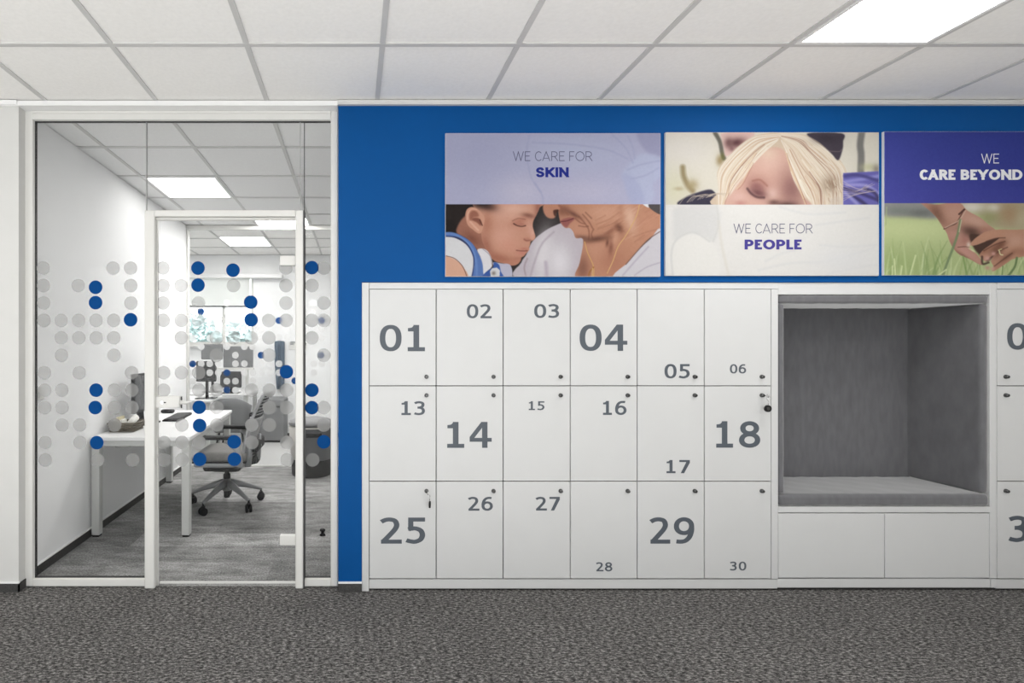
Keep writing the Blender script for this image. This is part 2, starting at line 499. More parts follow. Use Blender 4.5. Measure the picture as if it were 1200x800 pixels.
def letter(c, ax, ay, k=1.0):
    w = WID[c] * k
    T = lambda u, v: (ax + u * (w - 2 * ax), ay + v * (1 - 2 * ay))
    def seg(u0, v0, u1, v1, ext=True):
        a, b = T(u0, v0), T(u1, v1); d = math.dist(a, b); e = (1.6 * ay if ext else 0) / d
        a2 = (a[0] - (b[0] - a[0]) * e, a[1] - (b[1] - a[1]) * e); b2 = (b[0] + (b[0] - a[0]) * e, b[1] + (b[1] - a[1]) * e)
        return strip([a2, b2], ax, ay)
    def hb(v, u0=0.0, u1=1.0):
        y = T(0, v)[1]; return [rect(T(u0, 0)[0] - ax, T(u1, 0)[0] + ax * .0 + (ax if u1 == 1 else 0), y - ay, y + ay)]
    def vs(u): x = T(u, 0)[0]; return [rect(x - ax, x + ax, 0, 1)]
    def curve(P): return strip([T(*p) for p in P], ax, ay)
    def bowl(v0, v1, u=1.0, s=.45):
        m = (v0 + v1) / 2; h = abs(v1 - v0) / 2
        return curve([(0, v1), (s * .5, v1)] + arc(s, m, u - s, h, 90, -90, 22) + [(s * .5, v0), (0, v0)])
    q = []
    if c == 'W': q = seg(0, 1, .26, 0) + seg(.26, 0, .5, 1) + seg(.5, 1, .74, 0) + seg(.74, 0, 1, 1)
    elif c == 'E': q = vs(0) + hb(1) + hb(.52, 0, .93) + hb(0)
    elif c == 'F': q = vs(0) + hb(1) + hb(.50, 0, .93)
    elif c == 'L': q = vs(0) + hb(0)
    elif c == 'I': q = vs(.5)
    elif c == 'C': q = curve(arc(.52, .5, .52, .5, 42, 318, 40))
    elif c == 'O': q = strip([T(*p) for p in arc(.5, .5, .5, .5, 0, 360, 44)], ax, ay, True)
    elif c == 'A': q = seg(0, 0, .5, 1) + seg(.5, 1, 1, 0) + [rect(T(.2, 0)[0], T(.8, 0)[0], T(0, .27)[1] - ay * .8, T(0, .27)[1] + ay * .8)]
    elif c == 'R': q = vs(0) + bowl(.46, 1, .93) + seg(.5, .46, 1, 0)
    elif c == 'P': q = vs(0) + bowl(.42, 1)
    elif c == 'B': q = vs(0) + bowl(.53, 1, .92) + bowl(0, .53)
    elif c == 'D': q = vs(0) + bowl(0, 1, 1, .38)
    elif c == 'K': q = vs(0) + seg(.08, .34, .95, 1) + seg(.34, .56, 1, 0)
    elif c == 'N': q = vs(0) + vs(1) + seg(0.02, 1, .98, 0)
    elif c == 'Y': q = seg(0, 1, .5, .42, True) + seg(1, 1, .5, .42, True) + [rect(T(.5, 0)[0] - ax, T(.5, 0)[0] + ax, 0, .5)]
    elif c == 'S': q = curve(spline([(.96, .76), (.78, .96), (.5, 1), (.2, .95), (.05, .75), (.2, .58), (.5, .5), (.82, .41), (.97, .23), (.8, .05), (.5, 0), (.18, .05), (.0, .26)]))
    return [r for r in (clip_y(x, 0, 1) for x in q) if r], w
def lay(mb, text, px0, px1, py0, py1, d, m, style):
    """lays a word so that its ink spans the given photo rectangle on the plane y = d"""
    quads = []; x = 0
    for ch in text:
        if style == 'digit':
            quads += [[(x + a, b) for a, b in q] for q in digit(ch)]; x += .978
        else:
            ax, ay, gap, k = style
            if ch == ' ': x += .40; continue
            if ch == 'A' and text[text.index(ch) - 1] == 'C': x -= .13
            q, w = letter(ch, ax, ay, k)
            quads += [[(x + a, b) for a, b in r] for r in q]; x += w + gap
    lo = min(a for q in quads for a, _ in q); hi = max(a for q in quads for a, _ in q)
    X0, X1, Z0, Z1 = wx(px0, d), wx(px1, d), wz(py1, d), wz(py0, d)
    pts, faces = [], []
    for q in quads:                      # one clean outline: overlapping strokes are merged
        area = sum(q[i][0] * q[(i + 1) % len(q)][1] - q[(i + 1) % len(q)][0] * q[i][1] for i in range(len(q)))
        if abs(area) < 1e-7: continue
        if area < 0: q = q[::-1]
        faces.append(list(range(len(pts), len(pts) + len(q)))); pts += [Vector(p) for p in q]
    co, _, tri, _, _, src = delaunay_2d_cdt(pts, [], faces, 1, 1e-5)
    V = [mb.bm.verts.new((X0 + (p.x - lo) / (hi - lo) * (X1 - X0), d, Z0 + p.y * (Z1 - Z0))) for p in co]
    fs = [mb.bm.faces.new([V[i] for i in t]) for t, f in zip(tri, src) if f]
    mb._fin(fs, m, False)
    bmesh.ops.delete(mb.bm, geom=[v for v in V if not v.link_faces], context='VERTS')
    return mb
THIN = (.042, .042, .13, 1.0)
BOLD = (.135, .115, .085, 1.0)
#==PART2==

# ------------------------------------------------------------------ the setting
YW = 2.86            # face of the corridor wall
YG = 2.915           # face of the glazed partition
CEIL = 2.665
YF = 5.83            # far glazed partition
YB = 7.70            # back wall of the far room
XL = -1.853          # left wall of the small office
HX0, HX1, HY0 = -4.6, 5.6, -2.4

struct('floor', MB().box(HX0, HX1, 1.45, YG + .01, -.1, 0, M['carpet']))
struct('floor_bounce', MB().box(HX0, HX1, HY0, 1.45, -.1, 0, M['vinyl']))  # unseen pale floor added to bounce sunlight onto ceiling and walls
struct('floor_office', MB().box(-4.2, 3.1, YG + .01, YF, -.1, 0, M['planks']))
struct('floor_far', MB().box(-4.2, 3.1, YF, YB + .3, -.1, 0, M['glare_floor']))

def ceiling(name, x0, x1, y0, y1, m='tile'):
    mb = MB().box(x0, x1, y0, y1, CEIL + .006, CEIL + .12, M[m])
    k0 = math.ceil((x0 + .475) / .6); x = -.475 + .6 * k0
    while x < x1:
        mb.box(x - .012, x + .012, y0, y1, CEIL, CEIL + .008, M['tbar']); x += .6
    y = 2.324 + .6 * math.ceil((y0 - 2.324) / .6)
    while y < y1:
        mb.box(x0, x1, y - .012, y + .012, CEIL - .0006, CEIL + .008, M['tbar']); y += .6
    return struct(name, mb)
ceiling('ceiling', HX0, HX1, HY0, 2.90)
ceiling('ceiling_office', XL - .1, 3.1, 2.90, YF, 'tile_dimmed')
ceiling('ceiling_far', -4.2, 3.1, YF, YB + .05)

XS = wx(22, YW)      # edge of the white wall beside the partition
XB = wx(396.5, YW)   # left edge of the blue wall
XLK = wx(424, YW)    # left edge of the locker recess
ZLK = wz(330.5, YW)  # top of the locker recess
struct('wall_left', MB().box(HX0, XS, YW, YG + .08, 0, CEIL, M['wall']))
mb = MB().box(XB, XLK, YW, YG + .05, 0, CEIL, M['blue']).box(XB, XLK, YG + .05, YW + .70, 0, CEIL, M['office_wall'])
mb.box(XLK, HX1, YW, YW + .12, ZLK, CEIL, M['blue'])
struct('wall_front', mb)
struct('wall_recess', MB().box(XLK, HX1, YW + .62, YW + .70, 0, CEIL, M['absorber_wall']))  # out of view, darkened to soak up stray office light
struct('wall_office_right', MB().box(3.0, 3.1, YW + .70, YB, 0, CEIL, M['absorber_wall']))  # unseen, kept dark so it reflects little into the office
mb = MB().box(HX0, HX1, HY0 - .1, HY0, 0, .12, M['wall']).box(HX0, HX1, HY0 - .1, HY0, CEIL - .08, CEIL, M['wall'])
mb.box(HX0, HX0 + .3, HY0 - .1, HY0, .12, CEIL - .08, M['wall']).box(2.2, HX1, HY0 - .1, HY0, .12, CEIL - .08, M['wall'])
struct('wall_back', mb)
mb = MB()
for k in range(6):
    x = HX0 + .3 + (2.2 - HX0 - .36) * k / 5
    mb.box(x, x + .06, HY0 - .09, HY0 - .03, .12, CEIL - .08, M['frame'])
struct('added_window', mb)  # unseen window, added to let daylight in behind the camera
struct('wall_right', MB().box(HX1, HX1 + .1, HY0, YW + .7, 0, CEIL, M['wall']))
struct('wall_west', MB().box(HX0 - .1, HX0, HY0, YW + .2, 0, CEIL, M['wall']))
struct('wall_office', MB().box(XL - .1, XL, YG + .08, YF, 0, CEIL, M['office_wall']))
struct('wall_far_left', MB().box(-4.25, -4.15, YF - .1, YB + .1, 0, CEIL, M['office_wall']))
struct('wall_far_corner', MB().box(-4.2, XL, YF, YF + .06, 0, CEIL, M['office_wall']))
WX0, WX1, WZ0, WZ1 = -3.6, wx(297, YB), wz(404, YB), wz(322, YB)
mb = MB().box(-4.2, WX0, YB, YB + .25, 0, CEIL, M['office_wall']).box(WX1, 3.1, YB, YB + .25, 0, CEIL, M['office_wall'])
mb.box(WX0, WX1, YB, YB + .25, 0, WZ0, M['office_wall']).box(WX0, WX1, YB, YB + .25, WZ1, CEIL, M['office_wall'])
struct('wall_far', mb)
# edge trim along the ceiling
struct('trim_1', MB().box(XB - .004, HX1, YW - .02, YW, wz(124, YW), CEIL, M['wall']))
struct('trim_2', MB().box(HX0, XB - .004, YW - .012, YG + .03, wz(130, YG), CEIL, M['lightframe']).box(HX0, XS, YW - .02, YW, wz(124, YW), CEIL, M['lightframe']))
# skirtings
def skirting(name, x0, x1, y, h=.047, t=.008):
    mb = MB().box(x0, x1, y - t, y, 0, h, M['skirt']).box(x0, x1, y - t - .001, y, h, h + .008, M['strip'])
    struct(name, mb)
skirting('baseboard_left', HX0, XS + .006, YW)
mb = MB().box(XS, XS + .006, YW - .008, YG, 0, .047, M['skirt'])
struct('baseboard_return', mb)
skirting('baseboard_front', XB, XLK, YW)
mb = MB().box(XL, XL + .008, YG + .07, YF, 0, .055, M['skirt']).box(XL, XL + .010, YG + .07, YF, .055, .062, M['strip'])
struct('baseboard_office', mb)
mb = MB().box(WX1 + .3, 3.0, YB - .012, YB, 0, .06, M['skirt'])
struct('baseboard_far', mb)

# exterior window in the far room
mb = MB()
t = .045
mb.box(WX0, WX1, YB + .08, YB + .14, WZ0, WZ0 + t, M['frame']).box(WX0, WX1, YB + .08, YB + .14, WZ1 - t, WZ1, M['frame'])
win = struct('window_1', mb)
for x in (WX0, -2.9, wx(263, YB + .1) - .03, WX1 - t):
    build('mullion', MB().box(x, x + t, YB + .075, YB + .145, WZ0, WZ1, M['frame'], .004), win)
build('window_sill', MB().box(WX0, WX1 + .03, YB - .10, YB + .08, WZ0 - .025, WZ0, M['frame'], .005), win)
build('glass_pane', MB().box(WX0 + t, WX1 - t, YB + .105, YB + .115, WZ0 + t, WZ1 - t, M['glass']), win)
struct('ground_outside', MB().box(-16, 8, YB + 1.5, 34, -.5, -.3, M['lawn']))

# ------------------------------------------------------------------ glazed partition to the corridor
C0 = (50.8, 71, 91.5, 112, 132.5, 153)
LEFT = [('g', 0, '0 4 5'), ('g', 1, '0 2 5'), ('g', 2, '0 5'), ('g', 3, '0 1 2 3 4'), ('g', 4, '1 2 3 4'), ('g', 5, '1 4'), ('g', 6, '0 2 5'),
        ('g', 7, '0 1 4 5'), ('g', 8, '0 1 4 5'), ('g', 9, '1 2 4'), ('g', 10, '0 2'), ('g', 11, '0 3 5')]
LEFTB = [(112, 336.5), (112, 354.5), (153, 374.5), (112.6, 457), (111.6, 477.4), (113.4, 518.5)]
DOOR = [('g', 0, '0 7'), ('g', 1, '0 1 4 7'), ('g', 2, '0 2 7'), ('g', 3, '0 1 2 3 4 6 7'), ('g', 4, '1 3 4 5 6'), ('g', 5, '3 6'), ('g', 6, '0 1 2'),
        ('g', 7, '0 2 3 5 6 7'), ('g', 8, '3 6 7'), ('g', 9, '1 3 5 6'), ('g', 10, '0 1 2 5 7'), ('g', 11, '0 1 7')]
DOORB = [(232, 314), (232, 334), (273, 316.5), (293.8, 354), (294.2, 374.6), (335.6, 435.5), (233.4, 477), (233.9, 498.4), (274.4, 517.5), (234, 538), (274.6, 538)]
RIGHT = [('g', 0, '1'), ('g', 1, '0'), ('g', 2, '1'), ('g', 3, '0 1'), ('g', 4, '0'), ('g', 5, '1'), ('g', 8, '1'), ('g', 9, '1'), ('g', 11, '0')]
RIGHTB = [(364, 313.5), (365, 457), (365.1, 477.5), (384, 517.5)]
def dots(parent, d, xs, rows, blues, xmin, xmax, drift=2.6):
    g = MB(); b = MB()
    def put(mb, px, py, m, r):
        X = min(max(wx(px, d), wx(xmin, d) + r), wx(xmax, d) - r)
        mb.disc(X, d, wz(py, d), r, m)
    r = 8.0 * d / F
    for _, i, cs in rows:
        py = 314 + 20.42 * i
        for c in cs.split():
            put(g, xs[int(c)] + drift * i / 11 * .9, py, M['dot'], r)
    for px, py in blues: put(b, px, py, M['dotblue'], r)
    build('frosted_dot_pattern', g, parent, kind='stuff')
    build('blue_dot_pattern', b, parent, 'round blue stickers', kind='stuff')

fx0, fx1, fz1 = wx(28, YG), wx(396, YG), wz(130, YG)
ix0, ix1, iz1 = wx(38.2, YG), wx(387.5, YG), wz(140, YG)
FD = .045
pl0, pl1 = wx(169, 2.89), wx(181, 2.89)
pr0, pr1 = wx(346, 2.89), wx(355.3, 2.89)
hz1, hz0 = wz(246, 2.89), wz(253.5, 2.89)
zb = .042
mb = MB()
mb.box(fx0, ix0, YG, YG + FD, 0.003, fz1, M['frame'], .004).box(ix1, fx1, YG, YG + FD, 0.003, fz1, M['frame'], .004)
mb.box(ix0, ix1, YG, YG + FD, iz1, fz1, M['frame'], .003).box(ix0, ix1, YG - .006, YG, wz(133, YG), fz1, M['frame'], .002)
mb.box(ix0, pl0, YG, YG + FD, 0.003, zb, M['frame'], .003).box(pr1, ix1, YG, YG + FD, 0.003, zb, M['frame'], .003)
gp = struct('window_2', mb)
build('door_post', MB().box(pl0, pl1, 2.89, 2.945, 0, hz1, M['frame'], .006).box(pl1, pl1 + .005, 2.925, 2.945, 0.0, hz0, M['frame'], .002), gp)
build('door_post', MB().box(pr0, pr1, 2.89, 2.945, 0, hz1, M['frame'], .006), gp)
build('door_header', MB().box(pl1, pr0, 2.89, 2.945, hz0, hz1, M['frame'], .004).box(pl1, pr0, 2.918, 2.945, hz0 - .012, hz0, M['frame'], .002), gp)
YP = YG + .030
g = MB(); w = .0035
for a, b, z0, z1 in ((ix0, pl0, zb, iz1), (pr1, ix1, zb, iz1)):
    g.box(a, a + w, YP - .008, YP + .008, z0, z1, M['gasket']).box(a, b, YP - .008, YP + .008, z0, z0 + w, M['gasket'])
g.box(ix0, ix1, YP - .008, YP + .008, iz1 - w, iz1, M['gasket'])
g.box(pr1, pr1 + .006, YG - .02, YG + .05, 0.0, hz1, M['gasket'])
build('gasket', g, gp, 'dark rubber gasket line')
build('glass_joint', MB().box(wx(172, YP) - .002, wx(172, YP) + .002, YP - .006, YP + .006, hz1, iz1 - w, M['joint']), gp)
build('glass_joint', MB().box(wx(352, YP) - .002, wx(352, YP) + .002, YP - .006, YP + .006, hz1, iz1 - w, M['joint']), gp)
pane = build('glass_pane', MB().box(ix0 + w, wx(172, YP) - .002, YP - .005, YP + .005, zb + w, iz1 - w, M['glass']), gp)
dots(pane, YP - .007, C0, LEFT, LEFTB, 41, 168.5)
build('glass_pane', MB().box(wx(172, YP) + .002, wx(352, YP) - .002, YP - .005, YP + .005, hz1 + .002, iz1 - w, M['glass']), gp)
pane = build('glass_pane', MB().box(wx(352, YP) + .006, ix1 - .001, YP - .005, YP + .005, zb + w, iz1 - w, M['glass']), gp)
dots(pane, YP - .007, (364, 385), RIGHT, RIGHTB, 357.5, 387.5)

# glass door leaf
YD = 2.935
door = struct('door_1', MB().box(pl1 + .014, pr0 - .004, YD - .005, YD + .005, .018, hz0 - .016, M['glass']))
build('bottom_seal', MB().box(pl1 + .014, pr0 - .004, YD - .006, YD + .006, .012, .021, M['frame']), door)
dots(door, YD - .007, (191, 212, 232.2, 253, 273.4, 294, 314.6, 335), DOOR, DOORB, 182, 345.6, 1.5)
for py0, py1 in ((299.5, 311), (627, 638.5)):
    build('hinge', MB().box(wx(328, 2.92), pr0, 2.915, YD + .012, wz(py1, 2.92), wz(py0, 2.92), M['frame'], .003), door)
build('lock_case', MB().box(wx(181.5, 2.92), wx(211.5, 2.92), 2.912, YD + .02, wz(477.5, 2.92), wz(464, 2.92), M['frame'], .004), door)
kz = wz(471.5, 2.912)
build('keyhole', MB().cyl((wx(190, 2.912), 2.913, kz), (wx(190, 2.912), 2.908, kz), .009, M['chrome']).box(wx(190, 2.912), wx(194.5, 2.912), 2.909, 2.912, kz - .003, kz + .003, M['gasket']), door)
hx = wx(214, 2.9)
hd = MB().cyl((hx, 2.912, wz(471, 2.9)), (hx, 2.872, wz(471, 2.9)), .011, M['frame'])
hd.loft([(hx - .006, 2.872, wz(471, 2.9)), (hx + .03, 2.868, wz(471, 2.9)), (wx(223, 2.88), 2.868, wz(470, 2.88)), (wx(225.5, 2.88), 2.870, wz(470, 2.88))], [.012, .013, .011, .009], M['frame'], 14, flat=.7)
hd.box(hx - .012, hx - .006, 2.905, 2.912, wz(478, 2.91), wz(464.5, 2.91), M['gasket'])
build('handle', hd, door)

# ------------------------------------------------------------------ far glazed partition
mb = MB()
a0, a1 = wx(217.5, YF), wx(221.5, YF)
mb.box(XL, a1, YF - .03, YF + .03, 0, CEIL, M['frame'], .003).box(a1, 3.0, YF - .03, YF + .03, wz(269.5, YF), CEIL, M['frame'], .003)
fp = struct('window_3', mb)
build('bottom_rail', MB().box(a1, 3.0, YF - .012, YF + .012, 0, .012, M['frame']), fp)
pane = build('glass_pane', MB().box(a1, 3.0, YF - .004, YF + .004, .012, wz(269.5, YF), M['glassfar']), fp)
FW = [(226, 396), (236, 406), (266, 406), (286.5, 406), (276, 416), (236, 426), (246, 426), (256, 426), (276, 426), (286.5, 426), (226, 436.5), (246, 436.5), (256, 436.5),
      (286.5, 436.5), (296.3, 436.5), (226, 446.5), (266, 446.5), (276, 446.5), (296.5, 446), (276, 457), (286.5, 457), (226, 365), (246, 365), (266, 355), (266, 365), (286, 365.5),
      (266.5, 386), (286, 385), (306, 386), (306, 396), (327, 395), (337, 395), (337, 385), (306.5, 426), (316.5, 426), (327, 426), (306.5, 436.5), (316.5, 436.5), (327, 436.5),
      (316, 355), (316, 365), (367, 355), (367, 365), (368, 426), (377, 426), (368, 436.5), (377, 385), (377, 396), (246, 396), (256, 386), (296, 406)]
FB = [(226, 426.3), (266, 436.5), (266, 456.7), (235.5, 365), (327, 375.5), (377, 375.5), (306, 416), (376, 416), (345.5, 446)]
g = MB(); b = MB(); r = 4.0 * YF / F
for px, py in FW: g.disc(wx(px, YF), YF - .006, wz(py, YF), r, M['dotfar'], 18)
for px, py in FB: b.disc(wx(px, YF), YF - .006, wz(py, YF), r, M['dotblue'], 18)
build('frosted_dot_pattern', g, pane, kind='stuff')
build('blue_dot_pattern', b, pane, 'round blue stickers', kind='stuff')

# ------------------------------------------------------------------ ceiling lights
def ceiling_light(x0, y0, label, level, group='square ceiling light panels', inset=.03):
    t = thing('ceiling_light', (x0 + .3, y0 + .3, CEIL), label, 'ceiling light', group)
    a = .012
    f = MB()
    f.box(x0 + a, x0 + .6 - a, y0 + a, y0 + inset, CEIL - .004, CEIL + .005, M['lightframe']).box(x0 + a, x0 + .6 - a, y0 + .6 - inset, y0 + .6 - a, CEIL - .004, CEIL + .005, M['lightframe'])
    f.box(x0 + a, x0 + inset, y0 + inset, y0 + .6 - inset, CEIL - .004, CEIL + .005, M['lightframe']).box(x0 + .6 - inset, x0 + .6 - a, y0 + inset, y0 + .6 - inset, CEIL - .004, CEIL + .005, M['lightframe'])
    build('frame', f, t)
    z = CEIL - .001
    d = MB().poly([(x0 + inset, y0 + inset, z), (x0 + inset, y0 + .6 - inset, z), (x0 + .6 - inset, y0 + .6 - inset, z), (x0 + .6 - inset, y0 + inset, z)], emit_mat('lit_diffuser', (1, .985, .96, 1), level))
    build('diffuser', d, t)
    return t
ceiling_light(1.925, 1.724, 'lit square ceiling panel above the corridor in front of the seating niche', LAMP_HALL)
ceiling_light(.125, .524, 'unseen square ceiling panel added to light the corridor, facing the low numbered lockers', LAMP_HALL)  # added out of view to light the locker front
ceiling_light(3.725, .524, 'unseen square ceiling panel added to light the corridor, beyond the seating niche on the right', LAMP_HALL)  # added beyond the frame for more corridor light
ceiling_light(-4.075, 1.124, 'unseen square ceiling panel added to light the corridor beside the white wall', LAMP_HALL)  # added out of view to light the left end
ceiling_light(1.925, -1.276, 'unseen square ceiling panel added for light at the rear of the corridor', LAMP_HALL)  # added behind the camera as extra light
ceiling_light(-1.675, 4.124, 'lit square ceiling panel inside the small office above the white desk', LAMP_OFFICE)
ceiling_light(.725, 3.824, 'unseen square ceiling panel added behind the lockers to light the office from the right', FILL_SIDE)  # added out of view as side light for the office
ceiling_light(-1.075, 5.200, 'lit square ceiling panel at the rear of the small office, glimpsed above the door header', LAMP_REAR)
ceiling_light(-1.675, 6.40, 'lit square ceiling panel in the room behind the second glass partition', LAMP_FAR)
ceiling_light(.725, 6.40, 'unseen square ceiling panel added to brighten the far room, nearer its white wall', LAMP_FAR)  # added out of view to brighten the far room
ceiling_light(-3.475, 6.40, 'unseen square ceiling panel added to brighten the far room above the desk end by the window', LAMP_FAR)  # unseen extra light for the far room, added on its left
ceiling_light(1.925, 6.40, 'unseen square ceiling panel added for brightness at the right end of the far room', LAMP_FAR)  # unseen extra light for the far room, added on its right

# ------------------------------------------------------------------ lockers
YL = 2.868
ROWY = (338.5, 452.0, 563.8, 678.0)
def lock(parent, px, py):
    x, z = wx(px, YL), wz(py, YL)
    mb = MB().lathe(0, 0, [(.0115, 0), (.0115, .004), (.010, .007), (.0085, .014), (.0065, .016)], M['lock'], 24)
    mb.box(-.0012, .0012, -.0045, .0045, .0155, .0168, M['black'])
    bmesh.ops.rotate(mb.bm, verts=mb.bm.verts, cent=(0, 0, 0), matrix=Matrix.Rotation(PI / 2, 3, 'X'))
    bmesh.ops.translate(mb.bm, verts=mb.bm.verts, vec=(x, YL, z))
    build('lock', mb, parent, 'dark round cam lock')
def bank(label, px0, cols, side_left, side_right, table, lockside):
    D = .46
    x0 = wx(px0, YL); n = len(cols) - 1
    xe = wx(cols[-1], YL)
    t = thing('locker_bank', ((x0 + xe) / 2, YL + D / 2, 0), label, 'lockers')
    zt, zd = wz(331, YL), wz(ROWY[0], YL)
    c = MB()
    if side_left: c.box(x0, wx(cols[0], YL) - .001, YL - .004, YL + D, 0, zt, M['locker'], .0015)
    c.box(wx(cols[0], YL), xe + (.036 if side_right else 0), YL - .002, YL + D, zd, zt, M['locker'], .0015)
    if side_right: c.box(xe + .001, wx(911.8, YL), YL, YL + D, wz(678, YL), zd - .0005, M['locker'], .001)
    c.box(wx(cols[0], YL), xe, YL + .03, YL + D, wz(678, YL), zd - .002, M['dark'])
    build('carcass', c, t)
    build('plinth', MB().box(wx(cols[0], YL), xe + (.036 if side_right else 0), YL + .004, YL + .05, .011, wz(679, YL), M['locker'], .001).box(wx(cols[0], YL), xe, YL + .02, YL + .05, 0, .011, M['dark']), t)
    for r in range(3):
        for k in range(n):
            gp = .0022
            d = MB().box(wx(cols[k], YL) + gp, wx(cols[k + 1], YL) - gp, YL, YL + .019, wz(ROWY[r + 1], YL) + gp, wz(ROWY[r], YL) - gp, M['locker'], .0012)
            e = table.get((r, k))
            o = build('door', d, t, ('locker door numbered ' + e[0]) if e else 'plain locker door')
            if e:
                build('number_lettering', lay(MB(), e[0], *e[1:5], YL - .0008, M['num'], 'digit'), o, 'dark grey number ' + e[0])
            ly = (441.3, 463, 575)[r]
            lx = cols[k + 1] - 11.4 if lockside == 'right' else cols[k] + 10
            lock(o, lx, ly)
    return t
NUM = {(0, 0): ('01', 445, 498, 380.6, 411.4), (0, 1): ('02', 547, 576.2, 356.4, 372.8), (0, 2): ('03', 626, 655.2, 356.2, 372.4), (0, 3): ('04', 679.2, 735.2, 380.2, 411),
       (0, 4): ('05', 778.8, 808.2, 426.4, 443.2), (0, 5): ('06', 855.4, 874.4, 426.6, 437.4), (1, 0): ('13', 470.4, 498, 470, 486.2), (1, 1): ('14', 524, 576.2, 494.2, 524.6),
       (1, 2): ('15', 619.6, 638, 470, 480.4), (1, 3): ('16', 706.6, 734.2, 469.6, 486), (1, 4): ('17', 781, 808.5, 538.8, 554.3), (1, 5): ('18', 839.3, 891, 493.4, 524.4),
       (2, 0): ('25', 445, 498.2, 606.2, 636.8), (2, 1): ('26', 548.2, 577.6, 582, 598.2), (2, 2): ('27', 627.4, 656, 582, 598), (2, 3): ('28', 698.3, 717.6, 658.6, 669.2),
       (2, 4): ('29', 760.9, 813.6, 606, 636.8), (2, 5): ('30', 855.2, 874.6, 657.9, 668.2)}
CO = [432.6 + 78.55 * i for i in range(7)]
bank('white locker bank with eighteen numbered doors 01 to 30 beside the blue wall strip', 424, CO, True, True, NUM, 'right')
NUM2 = {(0, 0): ('07', 1180.2, 1233, 378.6, 409.6), (2, 0): ('31', 1181.5, 1234, 604.2, 634.8)}
bank('white locker bank right of the seating niche, cut by the picture edge', 1168.3, [1168.3, 1246.8, 1325.3], False, False, NUM2, 'left')

# keys left in two locks
x, z = wx(892.9, YL), wz(463, YL)
t = thing('locker_key', (x + .006, YL - .02, z - .08), 'key with round black fob hanging from the lock of locker 18', 'key')
build('key_blade', MB().box(x - .001, x + .001, YL - .034, YL - .0175, z - .003, z + .003, M['chrome']).cyl((x - .0013, YL - .040, z), (x + .0013, YL - .040, z), .010, M['chrome'], n=20), t)
build('key_ring', MB().loft([(x + .004 + .010 * math.sin(k * PI / 8), YL - .042, z - .012 + .012 * math.cos(k * PI / 8)) for k in range(17)], .0012, M['chrome'], 8, caps=False), t)
build('chain', MB().loft([(x + .004, YL - .042, z - .023), (x + .003, YL - .041, z - .036), (x + .002, YL - .040, z - .050)], .0013, M['chrome'], 8), t)
build('key_fob', MB().cyl((x + .002, YL - .042, z - .068), (x + .002, YL - .034, z - .068), .0185, M['black'], n=28).cyl((x + .002, YL - .0425, z - .068), (x + .002, YL - .044, z - .068), .010, M['lock'], n=20), t)
x, z = wx(499.8, YL), wz(575, YL)
t = thing('locker_key', (x + .006, YL - .02, z - .085), 'key with thin black fob seen edge on, in the lock of locker 25', 'key')
build('key_blade', MB().box(x - .001, x + .001, YL - .032, YL - .0175, z - .003, z + .003, M['chrome']).cyl((x - .001, YL - .038, z - .002), (x + .003, YL - .038, z - .002), .010, M['chrome'], n=20), t)
build('key_ring', MB().loft([(x + .012 + .003 * math.sin(k * PI / 8), YL - .040 + .010 * math.sin(k * PI / 8), z - .026 + .016 * math.cos(k * PI / 8)) for k in range(17)], .0013, M['chrome'], 8, caps=False), t)
build('key_fob', MB().cyl((x + .009, YL - .034, z - .064), (x + .017, YL - .036, z - .064), .018, M['black'], n=28), t)

# ------------------------------------------------------------------ seating niche
nx0, nx1 = wx(911.8, YL), wx(1168.2, YL)
ox0, ox1, oz1, oz0 = wx(911.5, YL), wx(1160, YL), wz(345, YL), wz(593.5, YL)
t = thing('seating_niche', ((nx0 + nx1) / 2, YL + .25, 0), 'white framed seating niche lined with grey velvet cushions, between two locker banks', 'seating niche')
zt = wz(331, YL)
f = MB()
f.box(nx0, ox0 + .001, YL, YL + .52, wz(677.5, YL), zt, M['niche'], .001) if ox0 > nx0 else None
f.box(ox1, nx1 - .001, YL, YL + .52, wz(677.5, YL), zt, M['niche'], .0015)
f.box(nx0 + .0005, ox1, YL, YL + .52, oz1, zt, M['niche'], .0015)
f.box(nx0 + .0005, ox1, YL, YL + .52, wz(600.5, YL), oz0, M['niche'], .0015)
f.box(nx0 + .0005, ox1, YL + .50, YL + .54, wz(677.5, YL), zt, M['niche'])
f.box(nx0 + .0005, nx0 + .006, YL + .01, YL + .52, oz0, oz1, M['niche'])
build('frame', f, t)
xm = wx(1036.8, YL)
for a, b in ((nx0 + .003, xm - .002), (xm + .002, ox1 - .002)):
    build('drawer', MB().box(a, b, YL + .001, YL + .30, wz(676.8, YL), wz(601.5, YL), M['niche'], .0012), t)
build('plinth', MB().box(nx0, wx(1162, YL) - .002, YL + .004, YL + .05, .016, wz(678.5, YL), M['niche'], .001).box(nx0, nx1, YL + .02, YL + .05, 0, .016, M['dark']).box(wx(1162, YL) + .002, nx1, YL + .004, YL + .05, .016, wz(678.5, YL), M['niche']), t)
def wr(sx, sy, amp):
    def f(p):
        return amp * (.5 * math.sin(p.x * 31 * sx + p.y * 17 + 1.3) * math.sin(p.y * 23 * sy + p.z * 11) + .5 * math.sin(p.x * 67 * sx + p.z * 41 * sy + 2))
    return f
sz = wz(579, YL)
cx0 = nx0 + .007
build('seat_cushion', MB().rbox(cx0, ox1 - .001, YL - .004, YL + .40, oz0 + .001, sz, .022, M['velvet'], 26, wr(1, 1, .0016)), t)
tz = wz(355.5, YL)
build('top_cushion', MB().rbox(cx0, ox1 - .001, YL + .0, YL + .40, tz, oz1 - .001, .016, M['velvet'], 26, wr(1, 1, .0014)), t)
build('back_cushion', MB().rbox(cx0 + .02, ox1 - .02, YL + .385, YL + .46, sz - .02, tz + .02, .02, M['velvet'], 20, wr(1, 1, .001)), t)
lx = wx(919.8, YL)
